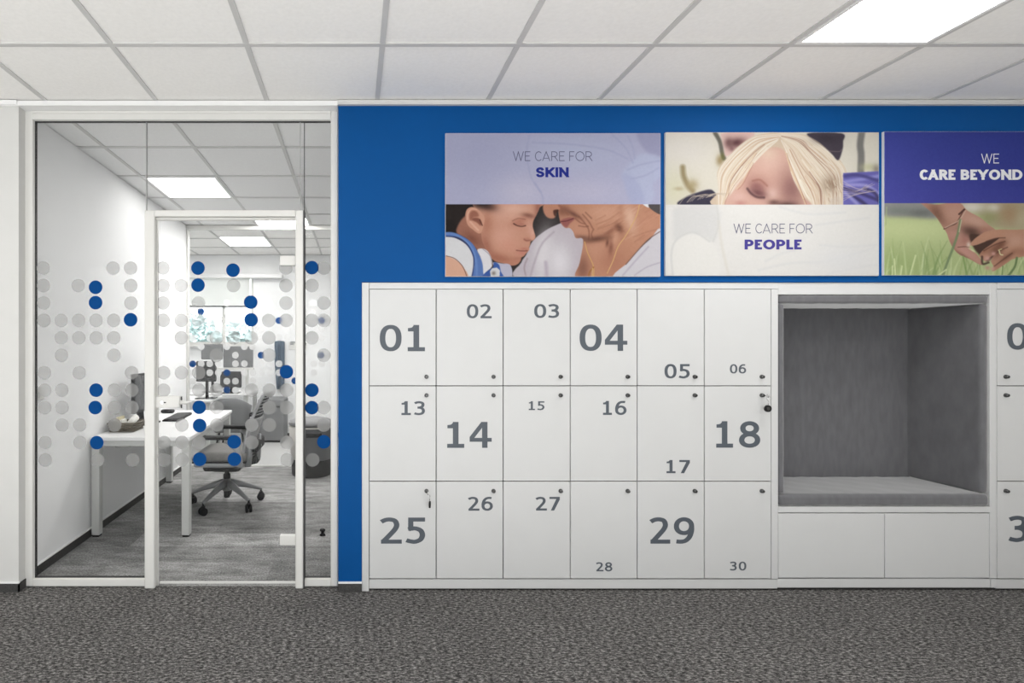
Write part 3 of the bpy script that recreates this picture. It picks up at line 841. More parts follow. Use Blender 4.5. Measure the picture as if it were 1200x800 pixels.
build('side_cushion', MB().rbox(cx0, lx, YL + .002, YL + .40, sz + .001, tz - .001, .012, M['velvet'], 20, wr(1, 1, .0008)), t)
build('side_cushion', MB().rbox(wx(1150.5, YL), ox1 - .001, YL + .002, YL + .40, sz + .001, tz - .001, .018, M['velvet'], 20, wr(1, 1, .0008)), t)

# ------------------------------------------------------------------ posters: printed pictures as colour attributes
class Pic:
    K = 2
    def __init__(s, x0, y0, w, h):
        s.x0, s.y0 = x0, y0
        s.W, s.H = int(w * s.K) + 1, int(h * s.K) + 1
        s.a = np.zeros((s.H, s.W, 3))
        s.X = x0 + np.arange(s.W)[None, :] / s.K + np.zeros((s.H, 1))
        s.Y = y0 + np.arange(s.H)[:, None] / s.K + np.zeros((1, s.W))
        s.T = (0, 0, 1)
        s.clip = None
    def crop(s, ox, oy, sc): s.T = (ox, oy, sc)
    def pt(s, P): return [(s.T[0] + x / s.T[2], s.T[1] + y / s.T[2]) for x, y in P]
    def mix(s, m, c):
        if s.clip is not None: m = m * s.clip
        c = np.array(c[:3], float)
        s.a = s.a * (1 - m[..., None]) + c * m[..., None]
    def blurm(s, m, r):
        if r <= 0: return m
        r = r * s.K; n = int(3 * r) + 1
        k = np.exp(-.5 * (np.arange(-n, n + 1) / r) ** 2); k /= k.sum()
        p = np.pad(m, ((n, n), (n, n)), mode='edge')
        q = sum(k[i] * p[i:i + m.shape[0], :] for i in range(2 * n + 1))
        return sum(k[i] * q[:, i:i + m.shape[1]] for i in range(2 * n + 1))
    def mask(s, P, smooth=True, blur=.35):
        Q = s.pt(P)
        if smooth: Q = spline(Q, 5, True)
        m = np.zeros((s.H, s.W)); ss = 2
        for sx in range(ss):
            for sy in range(ss):
                X = s.X[0] + (sx - .5) / (s.K * ss); Yv = s.Y[:, 0] + (sy - .5) / (s.K * ss)
                ins = np.zeros((s.H, s.W), bool)
                for (xa, ya), (xb, yb) in zip(Q, Q[1:] + Q[:1]):
                    if ya == yb: continue
                    r = (ya > Yv) != (yb > Yv)
                    if not r.any(): continue
                    xi = (xb - xa) * (Yv[r] - ya) / (yb - ya) + xa
                    ins[r] ^= X[None, :] < xi[:, None]
                m += ins
        return s.blurm(m / ss ** 2, blur)
    def poly(s, P, c, alpha=1, blur=.35, smooth=True): s.mix(s.mask(P, smooth, blur) * alpha, c)
    def line(s, P, w, c, alpha=1, blur=.35, taper=False):
        Q = spline(s.pt(P), 6)
        d = np.full((s.H, s.W), 1e9)
        n = len(Q) - 1
        for i in range(n):
            (xa, ya), (xb, yb) = Q[i], Q[i + 1]
            L = (xb - xa) ** 2 + (yb - ya) ** 2 or 1e-9
            pad = w + blur * 3 + 1
            i0 = max(0, int((min(ya, yb) - pad - s.y0) * s.K)); i1 = min(s.H, int((max(ya, yb) + pad - s.y0) * s.K) + 2)
            j0 = max(0, int((min(xa, xb) - pad - s.x0) * s.K)); j1 = min(s.W, int((max(xa, xb) + pad - s.x0) * s.K) + 2)
            if i0 >= i1 or j0 >= j1: continue
            X = s.X[i0:i1, j0:j1]; Y = s.Y[i0:i1, j0:j1]
            t = np.clip(((X - xa) * (xb - xa) + (Y - ya) * (yb - ya)) / L, 0, 1)
            dd = np.hypot(X - xa - t * (xb - xa), Y - ya - t * (yb - ya))
            f = (i / n) if taper else 0
            dd = dd + f * w / 2
            d[i0:i1, j0:j1] = np.minimum(d[i0:i1, j0:j1], dd)
        s.mix(np.clip((w / 2 + blur - d) / (2 * blur), 0, 1) * alpha, c)
    def blob(s, x, y, rx, ry, c, alpha=1, rot=0):
        (x, y), = s.pt([(x, y)]); rx /= s.T[2]; ry /= s.T[2]
        a = math.radians(rot); dx, dy = s.X - x, s.Y - y
        u = (dx * math.cos(a) + dy * math.sin(a)) / rx; v = (-dx * math.sin(a) + dy * math.cos(a)) / ry
        s.mix(np.exp(-(u * u + v * v)) * alpha, c)
    def noise(s, amp, seed, cell=1.2):
        r = np.random.RandomState(seed).normal(0, 1, (s.H, s.W))
        n = s.blurm(r, cell / 2); n /= n.std()
        m = s.clip if s.clip is not None else 1
        s.a = s.a + (n * amp * m)[..., None]
    def mesh(s, name, px0, px1, py0, py1, d, parent):
        X = np.linspace(wx(px0, d), wx(px1, d), s.W); Z = np.linspace(wz(py0, d), wz(py1, d), s.H)
        org = ORIGIN[parent.name]
        co = np.empty((s.H, s.W, 3), np.float32)
        co[..., 0] = X[None, :] - org.x; co[..., 1] = d - org.y; co[..., 2] = Z[:, None] - org.z
        i = np.arange(s.H * s.W).reshape(s.H, s.W)
        q = np.stack([i[:-1, :-1], i[1:, :-1], i[1:, 1:], i[:-1, 1:]], -1).reshape(-1, 4)
        me = bpy.data.meshes.new(name)
        me.vertices.add(s.H * s.W); me.vertices.foreach_set('co', co.ravel())
        me.loops.add(q.size); me.loops.foreach_set('vertex_index', q.ravel().astype(np.int32))
        me.polygons.add(len(q)); me.polygons.foreach_set('loop_start', np.arange(0, q.size, 4, dtype=np.int32))
        me.update(calc_edges=True)
        g = s.a @ np.array([.3, .59, .11]); c = s.a * .90 + g[..., None] * .10
        c = np.clip(c, 0, 255) / 255
        c = np.where(c <= .04045, c / 12.92, ((c + .055) / 1.055) ** 2.4) * PRINT_GAIN
        at = me.color_attributes.new('print', 'FLOAT_COLOR', 'POINT')
        at.data.foreach_set('color', np.concatenate([c, np.ones(c.shape[:2] + (1,))], -1).astype(np.float32).ravel())
        me.materials.append(M['pic'])
        o = bpy.data.objects.new(name, me); COL.objects.link(o); o.parent = parent
        ORIGIN[o.name] = org
        return o

def poster(label, px0, px1, py0, py1, pic, words):
    yb = YW; yf = YW - .014
    t = thing('poster', (wx((px0 + px1) / 2, yf), YW - .007, wz(py1, yf)), label, 'poster', 'posters above the lockers')
    build('board', MB().box(wx(px0, yf), wx(px1, yf), yf, yb, wz(py1, yf), wz(py0, yf), M['panel'], .0008), t, 'white poster board edge')
    pic.mesh('printed_picture', px0 + .25, px1 - .25, py0 + .25, py1 - .25, yf - .0004, t)
    for word, a, b, c, d, m, st in words:
        build('lettering', lay(MB(), word, a, b, c, d, yf - .0010, m, st), t, 'lettering ' + word)
    return t

# --- poster one: child and woman leaning together under a lilac band
p = Pic(522, 156, 252, 168)
p.a[:] = (52, 46, 46)
p.crop(520, 234, 8.692)
p.poly([(20, 40), (440, 40), (430, 110), (250, 120), (200, 260), (130, 345), (20, 345)], (43, 36, 34), blur=.6)
p.poly([(20, 205), (70, 215), (120, 240), (140, 330), (20, 330)], (36, 30, 29), .8, 1)
# woman's blouse behind
p.poly([(1400, 170), (1130, 265), (1000, 340), (900, 430), (840, 560), (790, 640), (760, 800), (1700, 800), (1700, 170)], (196, 187, 196))
p.blob(1010, 560, 90, 260, (226, 221, 226), .9, 8); p.blob(1180, 640, 120, 200, (230, 226, 232), .9)
p.line([(1120, 330), (1000, 450), (930, 620), (880, 790)], 2.0, (168, 154, 166), .6, 1.2)
p.line([(1040, 640), (1050, 790)], 4, (188, 176, 190), .8, 1.5)
p.line([(850, 600), (820, 690), (840, 790)], 2, (170, 152, 162), .8, .8)
# child's neck and face
p.poly([(130, 340), (150, 250), (210, 170), (300, 120), (520, 300), (520, 560), (470, 600), (400, 560), (330, 500), (240, 400)], (168, 112, 92), blur=.8)
p.blob(290, 400, 110, 50, (130, 78, 62), .8, 40)
face = [(330, 30), (980, 30), (975, 80), (945, 150), (915, 210), (905, 265), (918, 320), (933, 375), (918, 408), (885, 425), (880, 455), (868, 492), (872, 510), (840, 545), (815, 575), (790, 590), (780, 625), (745, 660), (690, 672), (610, 650), (530, 630), (490, 600), (470, 560), (400, 440), (380, 330), (370, 140)]
p.poly(face, (205, 146, 122))
p.clip = p.mask(face)
p.blob(640, 120, 260, 120, (226, 170, 148), .9); p.blob(600, 380, 150, 130, (224, 166, 144), .8)
p.blob(560, 600, 190, 60, (168, 104, 82), .85, 15); p.blob(440, 240, 60, 130, (186, 122, 98), .8)
p.blob(430, 470, 60, 120, (166, 104, 84), .8, -20)
p.blob(440, 70, 110, 45, (92, 62, 54), .95, 10); p.blob(390, 40, 100, 40, (48, 38, 36), 1)
p.blob(860, 160, 70, 26, (134, 86, 72), .9, 12); p.blob(960, 90, 40, 90, (158, 98, 82), .8)
p.blob(770, 220, 90, 34, (186, 118, 98), .8, -20); p.blob(880, 300, 40, 60, (226, 170, 150), .7)
p.line([(712, 244), (750, 264), (795, 272), (832, 264)], 1.3, (70, 38, 32), .9, .7); p.blob(790, 250, 46, 14, (176, 112, 94), .7)
p.line([(700, 215), (760, 190), (830, 200)], 1.2, (150, 96, 80), .7, .7)
p.blob(790, 300, 70, 20, (208, 146, 124), .7)
p.line([(820, 404), (845, 417), (885, 412)], 1.4, (128, 72, 60), .75, .9); p.blob(850, 400, 40, 16, (178, 112, 94), .5); p.blob(905, 340, 20, 40, (232, 178, 160), .7)
p.blob(905, 385, 26, 30, (220, 158, 138), .8)
p.line([(740, 516), (800, 523), (850, 520)], 1.3, (124, 66, 58), .9, .7); p.blob(760, 600, 60, 20, (176, 112, 92), .6); p.blob(660, 470, 90, 80, (216, 150, 128), .6); p.blob(720, 90, 130, 50, (236, 186, 164), .6)
p.blob(800, 548, 55, 20, (204, 128, 114), .8); p.blob(820, 500, 40, 14, (190, 116, 100), .7)
p.blob(700, 640, 90, 30, (196, 130, 106), .7)
p.clip = None
# ear
p.poly([(225, 200), (222, 130), (250, 85), (310, 75), (370, 120), (415, 180), (405, 260), (380, 335), (345, 340), (290, 300), (245, 260)], (216, 156, 130))
p.poly([(262, 200), (262, 140), (295, 108), (340, 125), (355, 170), (300, 180), (280, 215)], (150, 90, 72), .8, .8)
p.poly([(285, 205), (300, 185), (360, 190), (385, 235), (375, 265), (340, 235), (300, 215)], (126, 70, 56), .8, .6)
p.line([(240, 200), (245, 140), (280, 95), (330, 100)], 1.4, (232, 178, 152), .8, .5)
p.line([(270, 225), (310, 270), (350, 310)], 2.0, (236, 184, 160), .8, .8)
p.line([(365, 205), (392, 262)], 1.2, (84, 44, 36), .8, .5)
# clothes of the child
p.poly([(20, 370), (120, 390), (220, 450), (290, 540), (310, 650), (290, 790), (-60, 820), (-60, 380)], (222, 222, 226))
p.poly([(-40, 570), (40, 580), (130, 620), (200, 690), (235, 800), (-40, 820)], (224, 172, 146))
p.line([(20, 572), (110, 600), (190, 680), (236, 790)], .9, (120, 84, 72), .9, .4)
p.poly([(0, 335), (100, 335), (220, 390), (300, 460), (360, 560), (400, 650), (415, 800), (285, 800), (308, 690), (300, 580), (240, 450), (140, 380), (0, 375)], (88, 122, 190))
p.line([(20, 345), (110, 355), (220, 420), (300, 520), (330, 640), (335, 780)], 2.2, (116, 152, 216), .7, 1)
p.line([(20, 372), (120, 385), (230, 450), (295, 560), (305, 660), (288, 780)], 1.4, (48, 62, 116), .9, .5)
p.poly([(340, 510), (400, 500), (450, 530), (485, 600), (490, 680), (430, 740), (405, 770), (395, 660), (370, 580)], (226, 224, 230))
p.line([(400, 505), (470, 570), (488, 660)], 1.0, (150, 140, 150), .7, .5)
p.poly([(500, 640), (590, 650), (680, 670), (690, 800), (560, 800), (520, 700)], (190, 188, 208))
p.poly([(400, 790), (440, 730), (500, 690), (510, 640), (560, 660), (580, 730), (600, 800)], (56, 92, 172))
p.poly([(470, 730), (490, 700), (540, 692), (572, 720), (566, 800), (480, 800)], (218, 220, 224), smooth=False)
p.blob(508, 750, 22, 22, (130, 120, 110), .9)
# woman's face and neck
p.crop(645, 234, 8.692)
skin = [(80, 30), (950, 30), (1140, 170), (1140, 300), (1010, 400), (900, 510), (640, 800), (270, 800), (300, 640), (335, 410), (260, 390), (235, 330), (200, 290), (150, 285), (110, 240), (90, 180), (80, 100)]
p.poly(skin, (196, 138, 110))
p.clip = p.mask(skin)
rs = np.random.RandomState(2)
for i in range(46):
    x0, y0 = 420 + rs.rand() * 560, 90 + rs.rand() * 330
    p.line([(x0, y0), (x0 + 60, y0 - 26 - rs.rand() * 20), (x0 + 130, y0 - 70 - rs.rand() * 40)], .9, [(170, 112, 88), (226, 172, 146)][i % 2], .45, .9)
p.blob(560, 130, 190, 100, (218, 162, 134), .9); p.blob(820, 200, 60, 150, (230, 186, 160), .9, -12)
p.blob(1000, 260, 130, 110, (206, 146, 118), .8); p.blob(480, 500, 110, 110, (206, 148, 122), .8)
p.blob(330, 700, 70, 140, (140, 92, 76), .9); p.blob(640, 640, 140, 150, (182, 122, 98), .8, -40)
p.blob(130, 110, 70, 60, (140, 90, 72), .9); p.blob(240, 150, 90, 26, (122, 78, 64), .9, 30)
p.blob(470, 400, 150, 32, (112, 72, 58), .95, -8); p.blob(330, 385, 80, 26, (126, 86, 72), .9, 12)
p.blob(700, 290, 36, 50, (110, 66, 52), .9, -30); p.blob(600, 330, 90, 26, (150, 98, 78), .8, -35)
p.blob(620, 480, 24, 80, (136, 84, 68), .9, 8); p.blob(580, 440, 16, 40, (110, 66, 54), .8, 8)
p.blob(900, 620, 130, 60, (176, 116, 92), .7, -42); p.blob(720, 120, 24, 90, (188, 130, 104), .6)
p.blob(290, 290, 90, 70, (204, 144, 118), .8); p.blob(660, 400, 30, 70, (224, 168, 140), .6, 20)
for q in ([(290, 170), (340, 225), (385, 290), (395, 350), (390, 400)], [(330, 150), (390, 220), (430, 290)], [(250, 190), (310, 235), (350, 245)], [(290, 265), (350, 275), (385, 270)], [(440, 300), (420, 350), (430, 390)], [(360, 130), (420, 190)]):
    p.line(q, 1.2, (116, 70, 56), .6, 1.0)
for q in ([(470, 250), (600, 200), (700, 130)], [(480, 300), (620, 250), (700, 200)], [(580, 340), (680, 290), (760, 330)], [(850, 380), (980, 330), (1100, 300)], [(460, 210), (560, 160)], [(860, 430), (960, 360)]):
    p.line(q, 1.0, (164, 108, 86), .5, 1.0)
p.clip = None
p.poly([(100, 215), (150, 190), (215, 180), (250, 195), (200, 240), (170, 280), (145, 275), (115, 245)], (158, 92, 88), blur=.7)
p.line([(110, 222), (170, 215), (235, 190)], 1.0, (92, 44, 44), .8, .5)
p.poly([(-60, 40), (90, 60), (95, 95), (60, 110), (55, 160), (30, 190), (-30, 180), (-70, 120)], (196, 136, 110), blur=.6)
p.poly([(30, 110), (70, 100), (85, 112), (60, 135), (55, 165), (38, 160)], (78, 44, 36), .9, .5)
p.line([(90, 60), (130, 100), (180, 150)], 2.5, (150, 96, 76), .7, 1)
# blouse front right and necklace
p.poly([(1130, 310), (1020, 400), (900, 510), (790, 640), (650, 800), (1140, 820)], (212, 208, 216))
p.line([(1125, 320), (1000, 405), (900, 510), (770, 660)], 1.2, (112, 84, 78), .8, .5)
p.line([(1000, 480), (880, 610), (740, 770)], 1.6, (180, 172, 188), .8, 1); p.line([(1120, 640), (980, 690), (860, 770)], 1.2, (176, 170, 184), .8, .8)
p.poly([(940, 40), (1000, 80), (1010, 40)], (232, 232, 236)); p.poly([(1010, 40), (1130, 40), (1130, 150), (1020, 90)], (82, 76, 78))
p.line([(910, 50), (880, 160), (820, 280), (760, 380), (690, 480), (640, 620), (580, 750)], 1.1, (224, 176, 116), .95, .4)
p.line([(350, 430), (380, 540), (440, 680), (440, 790)], 1.1, (220, 170, 104), .95, .4)
p.line([(440, 690), (400, 740), (390, 790)], 1.8, (170, 112, 60), .9, .4); p.line([(430, 700), (425, 790)], 1.2, (224, 182, 120), .9, .4)
# lilac band
p.crop(520, 154, 4.6875)
p.clip = (p.Y < 239.3).astype(float)
p.a[p.Y < 239.3] = (181, 182, 214)
p.blob(190, 150, 260, 200, (172, 174, 208), .8); p.blob(700, 120, 260, 110, (190, 196, 226), .7); p.blob(420, 330, 140, 90, (200, 196, 220), .8)
p.blob(760, 330, 260, 80, (198, 194, 220), .8)
p.poly([(1060, 0), (1200, 0), (1200, 140), (1120, 120)], (160, 160, 196), .8, 1.5)
p.poly([(1010, 190), (1070, 130), (1130, 120), (1200, 150), (1200, 230), (1150, 290), (1160, 350), (1115, 405), (1070, 350), (1010, 280), (980, 240)], (186, 192, 224), .9, 1.5)
p.poly([(985, 230), (1060, 270), (1110, 400), (1040, 400), (1000, 320)], (176, 182, 218), .9, 1.5)
for q in ([(490, 60), (700, 70), (900, 100), (1010, 150)], [(930, 20), (1000, 90), (1040, 170)], [(1010, 20), (1040, 90), (1050, 150)], [(1010, 210), (1090, 180), (1190, 160)], [(1030, 260), (1110, 240), (1180, 200)], [(500, 280), (540, 350), (545, 410)], [(470, 20), (455, 120), (480, 250), (530, 330)]):
    p.line(q, 1.6, (168, 172, 208), .7, 1.2)
p.clip = None
p.noise(.9, 3)
poster('poster WE CARE FOR SKIN with child and woman under a lilac band', 522, 774, 156, 324, p,
       [('WE CARE FOR', 601, 694.5, 177.3, 188.6, M['greyink'], THIN), ('SKIN', 628, 667.4, 196, 207.6, M['navy'], BOLD)])

# --- poster two: fair haired child above a white band
p = Pic(780, 155, 250, 168)
p.a[:] = (226, 220, 206)
p.crop(778, 152, 8.692)
p.blob(200, 200, 300, 200, (232, 226, 220), .8); p.blob(100, 600, 160, 200, (220, 216, 186), .8)
p.line([(520, 30), (570, 120), (590, 220), (610, 290)], 5, (104, 102, 92), .95, 1.2)
p.blob(570, 310, 40, 60, (164, 142, 98), .9); p.blob(600, 270, 22, 40, (110, 110, 60), .8)
p.line([(190, 380), (200, 470), (240, 560), (290, 620)], 6, (150, 132, 92), .85, 2); p.blob(290, 560, 60, 60, (176, 158, 116), .8)
p.blob(150, 600, 50, 20, (190, 176, 140), .8)
p.poly([(600, 30), (920, 30), (820, 140), (640, 270), (610, 180), (590, 100)], (226, 190, 182), blur=1)
p.blob(740, 130, 90, 50, (96, 58, 62), .95, -10); p.blob(660, 130, 40, 50, (120, 84, 84), .9); p.blob(690, 190, 30, 30, (130, 90, 90), .7)
p.poly([(150, 765), (210, 690), (320, 645), (440, 610), (500, 620), (560, 700), (570, 770)], (62, 58, 78), blur=.6)
# hair behind, face
hair = [(560, 780), (560, 620), (545, 430), (640, 290), (780, 150), (930, 60), (1110, 30), (1260, 40), (1440, 50), (1560, 110), (1680, 200), (1790, 300), (1860, 420), (1870, 560), (1850, 780)]
p.poly(hair, (216, 194, 170))
fc = [(600, 780), (640, 660), (700, 560), (800, 470), (850, 400), (960, 280), (1020, 210), (1160, 180), (1260, 260), (1290, 420), (1360, 560), (1440, 700), (1480, 790)]
p.poly(fc, (218, 172, 156), blur=1)
p.clip = p.mask(fc, True, 1)
p.blob(1080, 320, 160, 120, (228, 188, 172), .9); p.blob(1060, 240, 100, 60, (230, 200, 178), .8)
p.blob(1300, 600, 140, 200, (150, 106, 102), .9); p.blob(960, 560, 120, 90, (176, 124, 116), .8, 20)
p.blob(760, 690, 100, 70, (226, 184, 172), .8); p.blob(1100, 650, 60, 60, (226, 190, 178), .7)
p.blob(1120, 740, 60, 30, (110, 76, 72), .8); p.blob(1250, 770, 110, 40, (92, 62, 60), .9); p.blob(780, 750, 60, 30, (200, 140, 132), .8)
p.blob(960, 640, 90, 45, (120, 78, 80), .95, 22); p.blob(950, 580, 70, 40, (150, 100, 96), .7, 25)
p.line([(850, 600), (890, 650), (950, 685), (1020, 690)], 2.2, (84, 56, 60), .85, 1.3)
p.line([(905, 520), (980, 510), (1050, 570)], 2.2, (164, 108, 96), .7, 1)
p.clip = None
rs = np.random.RandomState(5)
hm = np.clip(p.mask(hair, True, .5) - .97 * p.mask([(640, 790), (720, 600), (860, 440), (980, 290), (1070, 230), (1180, 230), (1240, 330), (1300, 480), (1400, 640), (1470, 790)], True, 1.2), 0, 1)
tones = [(238, 226, 208), (228, 210, 188), (206, 166, 138), (184, 142, 118), (242, 234, 218), (214, 184, 158), (158, 116, 100), (232, 216, 194)]
p.clip = hm
GL = ([(1190, 40), (930, 60), (780, 150), (640, 290), (550, 430), (550, 620), (555, 790)], [(1150, 110), (1060, 190), (960, 290), (850, 410), (740, 570), (665, 690), (620, 790)])
GR = ([(1200, 40), (1440, 55), (1560, 110), (1690, 200), (1800, 300), (1868, 430), (1868, 780)], [(1200, 110), (1240, 240), (1300, 430), (1350, 560), (1410, 680), (1440, 740), (1470, 790)])
for i in range(210):
    g0, g1 = GL if i % 5 < 2 else GR
    u = rs.rand(); u2 = u + rs.normal(0, .10)
    P = []
    for k, (q0, q1) in enumerate(zip(g0, g1)):
        w_ = u + (u2 - u) * k / 6
        P.append((q0[0] * (1 - w_) + q1[0] * w_ + rs.normal(0, 3), q0[1] * (1 - w_) + q1[1] * w_ + rs.normal(0, 3)))
    st = 0 if rs.rand() < .6 else rs.randint(1, 4)
    low = rs.rand() < (.25 + .35 * (g0 is GR) * u)
    p.line(P[st:], .4 + rs.rand() * 1.3, tones[rs.choice([2, 3, 6, 5]) if low else rs.choice([0, 1, 4, 7])], .5 + .45 * rs.rand(), .4)
p.blob(1700, 560, 90, 90, (150, 126, 104), .75)
for i in range(26):
    q = (1640 + rs.rand() * 180, 480 + rs.rand() * 220)
    p.line([q, (q[0] + 6, q[1] + 22), (q[0] + 18, q[1] + 44)], .8, tones[rs.randint(len(tones))], .6, .4)
p.clip = None
for q in ([(700, 560), (620, 700), (600, 790)], [(930, 230), (820, 400), (700, 560)], [(900, 330), (800, 530), (740, 600)], [(830, 300), (680, 480), (640, 660)], [(1240, 230), (1300, 420), (1380, 600), (1450, 780)], [(1260, 300), (1350, 520), (1420, 700)]):
    p.line(q, 1.0, (232, 204, 168), .8, .5); p.line([(x + 14, y + 8) for x, y in q], .7, (176, 124, 98), .6, .5)
for i in range(14):
    x0 = 150 + rs.rand() * 380
    p.line([(x0, 760 - (x0 - 150) * .25), (x0 + 60, 690 - (x0 - 150) * .12), (x0 + 160, 640 + rs.rand() * 40)], .6, (206, 190, 172), .7, .35)
# cap and cloth on the right
p.crop(903, 152, 8.692)
p.poly([(375, 35), (730, 35), (740, 120), (735, 200), (690, 310), (620, 240), (500, 130)], (74, 66, 78), blur=.6)
p.line([(600, 215), (700, 220), (725, 200)], 1.2, (120, 104, 110), .7, .5)
p.blob(560, 90, 120, 50, (58, 52, 62), .7)
p.line([(930, 30), (915, 150), (925, 260), (920, 420)], 8, (126, 124, 122), .95, 1.5); p.blob(1000, 380, 90, 40, (196, 196, 150), .7); p.blob(1080, 400, 40, 50, (130, 120, 108), .7)
p.poly([(740, 440), (1120, 420), (1120, 790), (740, 790)], (110, 106, 188), blur=.5, smooth=False)
for q, c in (([(760, 600), (900, 640), (1110, 720)], (70, 64, 120)), ([(760, 530), (940, 500), (1110, 470)], (150, 148, 222)), ([(760, 470), (900, 460), (1100, 520)], (80, 76, 142)), ([(780, 560), (980, 570), (1110, 660)], (160, 156, 226)), ([(790, 660), (900, 710), (990, 780)], (66, 60, 108)), ([(960, 600), (1060, 640), (1120, 740)], (72, 66, 112)), ([(760, 640), (850, 720), (900, 780)], (156, 152, 220))):
    p.line(q, 4, c, .9, 1.4)
for i in range(9):
    p.line([(735, 520 + i * 26), (850 + rs.rand() * 60, 600 + i * 8), (960 + rs.rand() * 120, 540 + rs.rand() * 90)], .6, (222, 204, 190), .6, .35)
p.poly([(620, 700), (700, 680), (720, 770), (600, 770)], (212, 196, 180), .7, 1)
# white band
p.crop(778, 236, 4.7)
p.clip = (p.Y > 239.6).astype(float)
p.a[p.Y > 239.6] = (232, 230, 227)
p.poly([(70, 30), (290, 20), (300, 150), (260, 230), (160, 180), (60, 220), (50, 120)], (218, 217, 217), .8, 2)
p.poly([(40, 420), (50, 250), (120, 180), (230, 200), (290, 270), (290, 420)], (236, 234, 230), .9, 1.5)
p.line([(50, 420), (40, 290), (70, 210), (160, 170), (250, 220)], 2, (212, 211, 211), .8, 1.2)
p.line([(300, 110), (320, 250), (360, 420)], 3, (224, 219, 210), .8, 1.5); p.line([(290, 20), (300, 130), (270, 220)], 2, (214, 212, 210), .7, 1)
for q in ([(520, 380), (700, 340), (900, 330), (1150, 260)], [(560, 330), (640, 290), (720, 270)], [(840, 130), (980, 110), (1130, 90)], [(860, 240), (1000, 250), (1170, 240)], [(900, 400), (1040, 370), (1170, 350)], [(640, 30), (800, 70), (1000, 60)]):
    p.line(q, 2.2, (221, 221, 222), .8, 1.5)
p.blob(1000, 320, 200, 80, (228, 228, 230), .8)
p.clip = None
p.noise(.8, 8)
poster('poster WE CARE FOR PEOPLE with fair haired child above a white band', 780, 1030, 155, 323, p,
       [('WE CARE FOR', 859.5, 952.6, 262, 273.4, M['greyink'], THIN), ('PEOPLE', 872.6, 939.4, 280.6, 292.2, M['purple'], BOLD)])

# --- poster three: two hands over tall grass under a deep blue band
p = Pic(1036, 154, 252, 168)
p.a[:] = (186, 200, 142)
p.crop(1034, 234, 7.229)
p.blob(300, 250, 500, 120, (208, 220, 158), .9); p.blob(150, 560, 500, 160, (160, 182, 116), .8)
p.poly([(0, 20), (420, 20), (470, 150), (250, 140), (0, 130)], (150, 150, 152), .95, 2)
p.blob(320, 110, 140, 40, (112, 116, 112), .8); p.blob(120, 90, 100, 36, (128, 136, 128), .7)
p.poly([(650, 20), (1900, 20), (1900, 230), (1000, 240), (860, 140)], (184, 172, 140), .95, 2)
p.blob(760, 60, 120, 50, (232, 226, 214), .9); p.blob(950, 70, 60, 40, (236, 230, 218), .9); p.blob(1080, 120, 110, 90, (176, 140, 104), .8); p.blob(900, 150, 90, 60, (156, 160, 104), .7)
p.blob(1180, 160, 60, 80, (196, 184, 150), .7)
rs = np.random.RandomState(11)
g2 = [(206, 222, 160), (150, 176, 108), (222, 232, 184), (130, 158, 96), (192, 208, 146)]
for i in range(110):
    x0 = rs.rand() * 1850; h = 120 + rs.rand() * 260; sx = rs.normal(20, 60)
    p.line([(x0, 680), (x0 + sx * .4, 680 - h * .55), (x0 + sx, 680 - h)], 1 + rs.rand() * 2.6, g2[rs.randint(5)], .35 + .4 * rs.rand(), .9, True)
# the upper hand
hand1 = [(310, 10), (440, 40), (640, 20), (720, 90), (830, 150), (900, 210), (960, 260), (900, 300), (820, 300), (760, 360), (740, 400), (800, 460), (840, 510), (850, 545), (820, 545), (740, 500), (660, 465), (610, 420), (570, 350), (545, 280), (515, 235), (460, 150), (400, 90)]
p.poly(hand1, (196, 146, 126))
p.clip = p.mask(hand1)
p.blob(470, 120, 60, 110, (132, 92, 74), .9, -35); p.blob(600, 110, 90, 70, (204, 156, 136), .8); p.blob(800, 190, 120, 50, (216, 170, 150), .9, 25)
p.blob(740, 270, 110, 50, (96, 68, 58), .95, 8); p.blob(630, 300, 70, 70, (206, 154, 138), .8); p.blob(590, 380, 40, 60, (170, 120, 104), .8)
p.blob(720, 450, 110, 30, (208, 152, 140), .9, 38); p.blob(690, 480, 120, 16, (130, 88, 76), .7, 32); p.blob(700, 340, 40, 40, (180, 122, 110), .7)
p.blob(880, 250, 60, 30, (180, 124, 106), .7)
p.clip = None
p.line([(640, 400), (700, 395), (730, 400)], 1, (110, 72, 62), .8, .6)
# the lower hand
p.poly([(740, 290), (860, 300), (1000, 320), (980, 420), (900, 520), (840, 480), (770, 400)], (84, 60, 52), blur=.8)
hand2 = [(1900, 250), (1250, 248), (1120, 252), (990, 250), (880, 268), (820, 300), (760, 350), (745, 385), (800, 380), (880, 350), (990, 320), (930, 370), (860, 420), (820, 470), (850, 500), (870, 520), (890, 500), (940, 470), (920, 520), (940, 560), (930, 600), (960, 595), (1060, 530), (1110, 500), (1250, 470), (1500, 450), (1900, 460)]
p.poly(hand2, (198, 146, 120))
p.clip = p.mask(hand2)
p.blob(1120, 350, 90, 60, (214, 166, 142), .9); p.blob(880, 300, 110, 26, (206, 150, 122), .8, -15); p.blob(1000, 380, 60, 30, (130, 84, 64), .9, -30)
p.blob(960, 440, 60, 50, (120, 78, 62), .8, -20); p.blob(1180, 440, 90, 40, (176, 122, 98), .8); p.blob(1010, 540, 90, 24, (184, 130, 108), .8, -35)
p.blob(870, 430, 60, 24, (160, 108, 86), .7, -30); p.blob(1060, 480, 70, 20, (120, 78, 60), .7, -35)
p.clip = None
for a in ([(880, 350), (960, 325), (1040, 320)], [(860, 430), (950, 380), (1040, 350)], [(900, 510), (980, 440), (1060, 400)], [(950, 560), (1030, 500), (1100, 450)]):
    p.line(a, 1.1, (96, 60, 48), .75, .7)
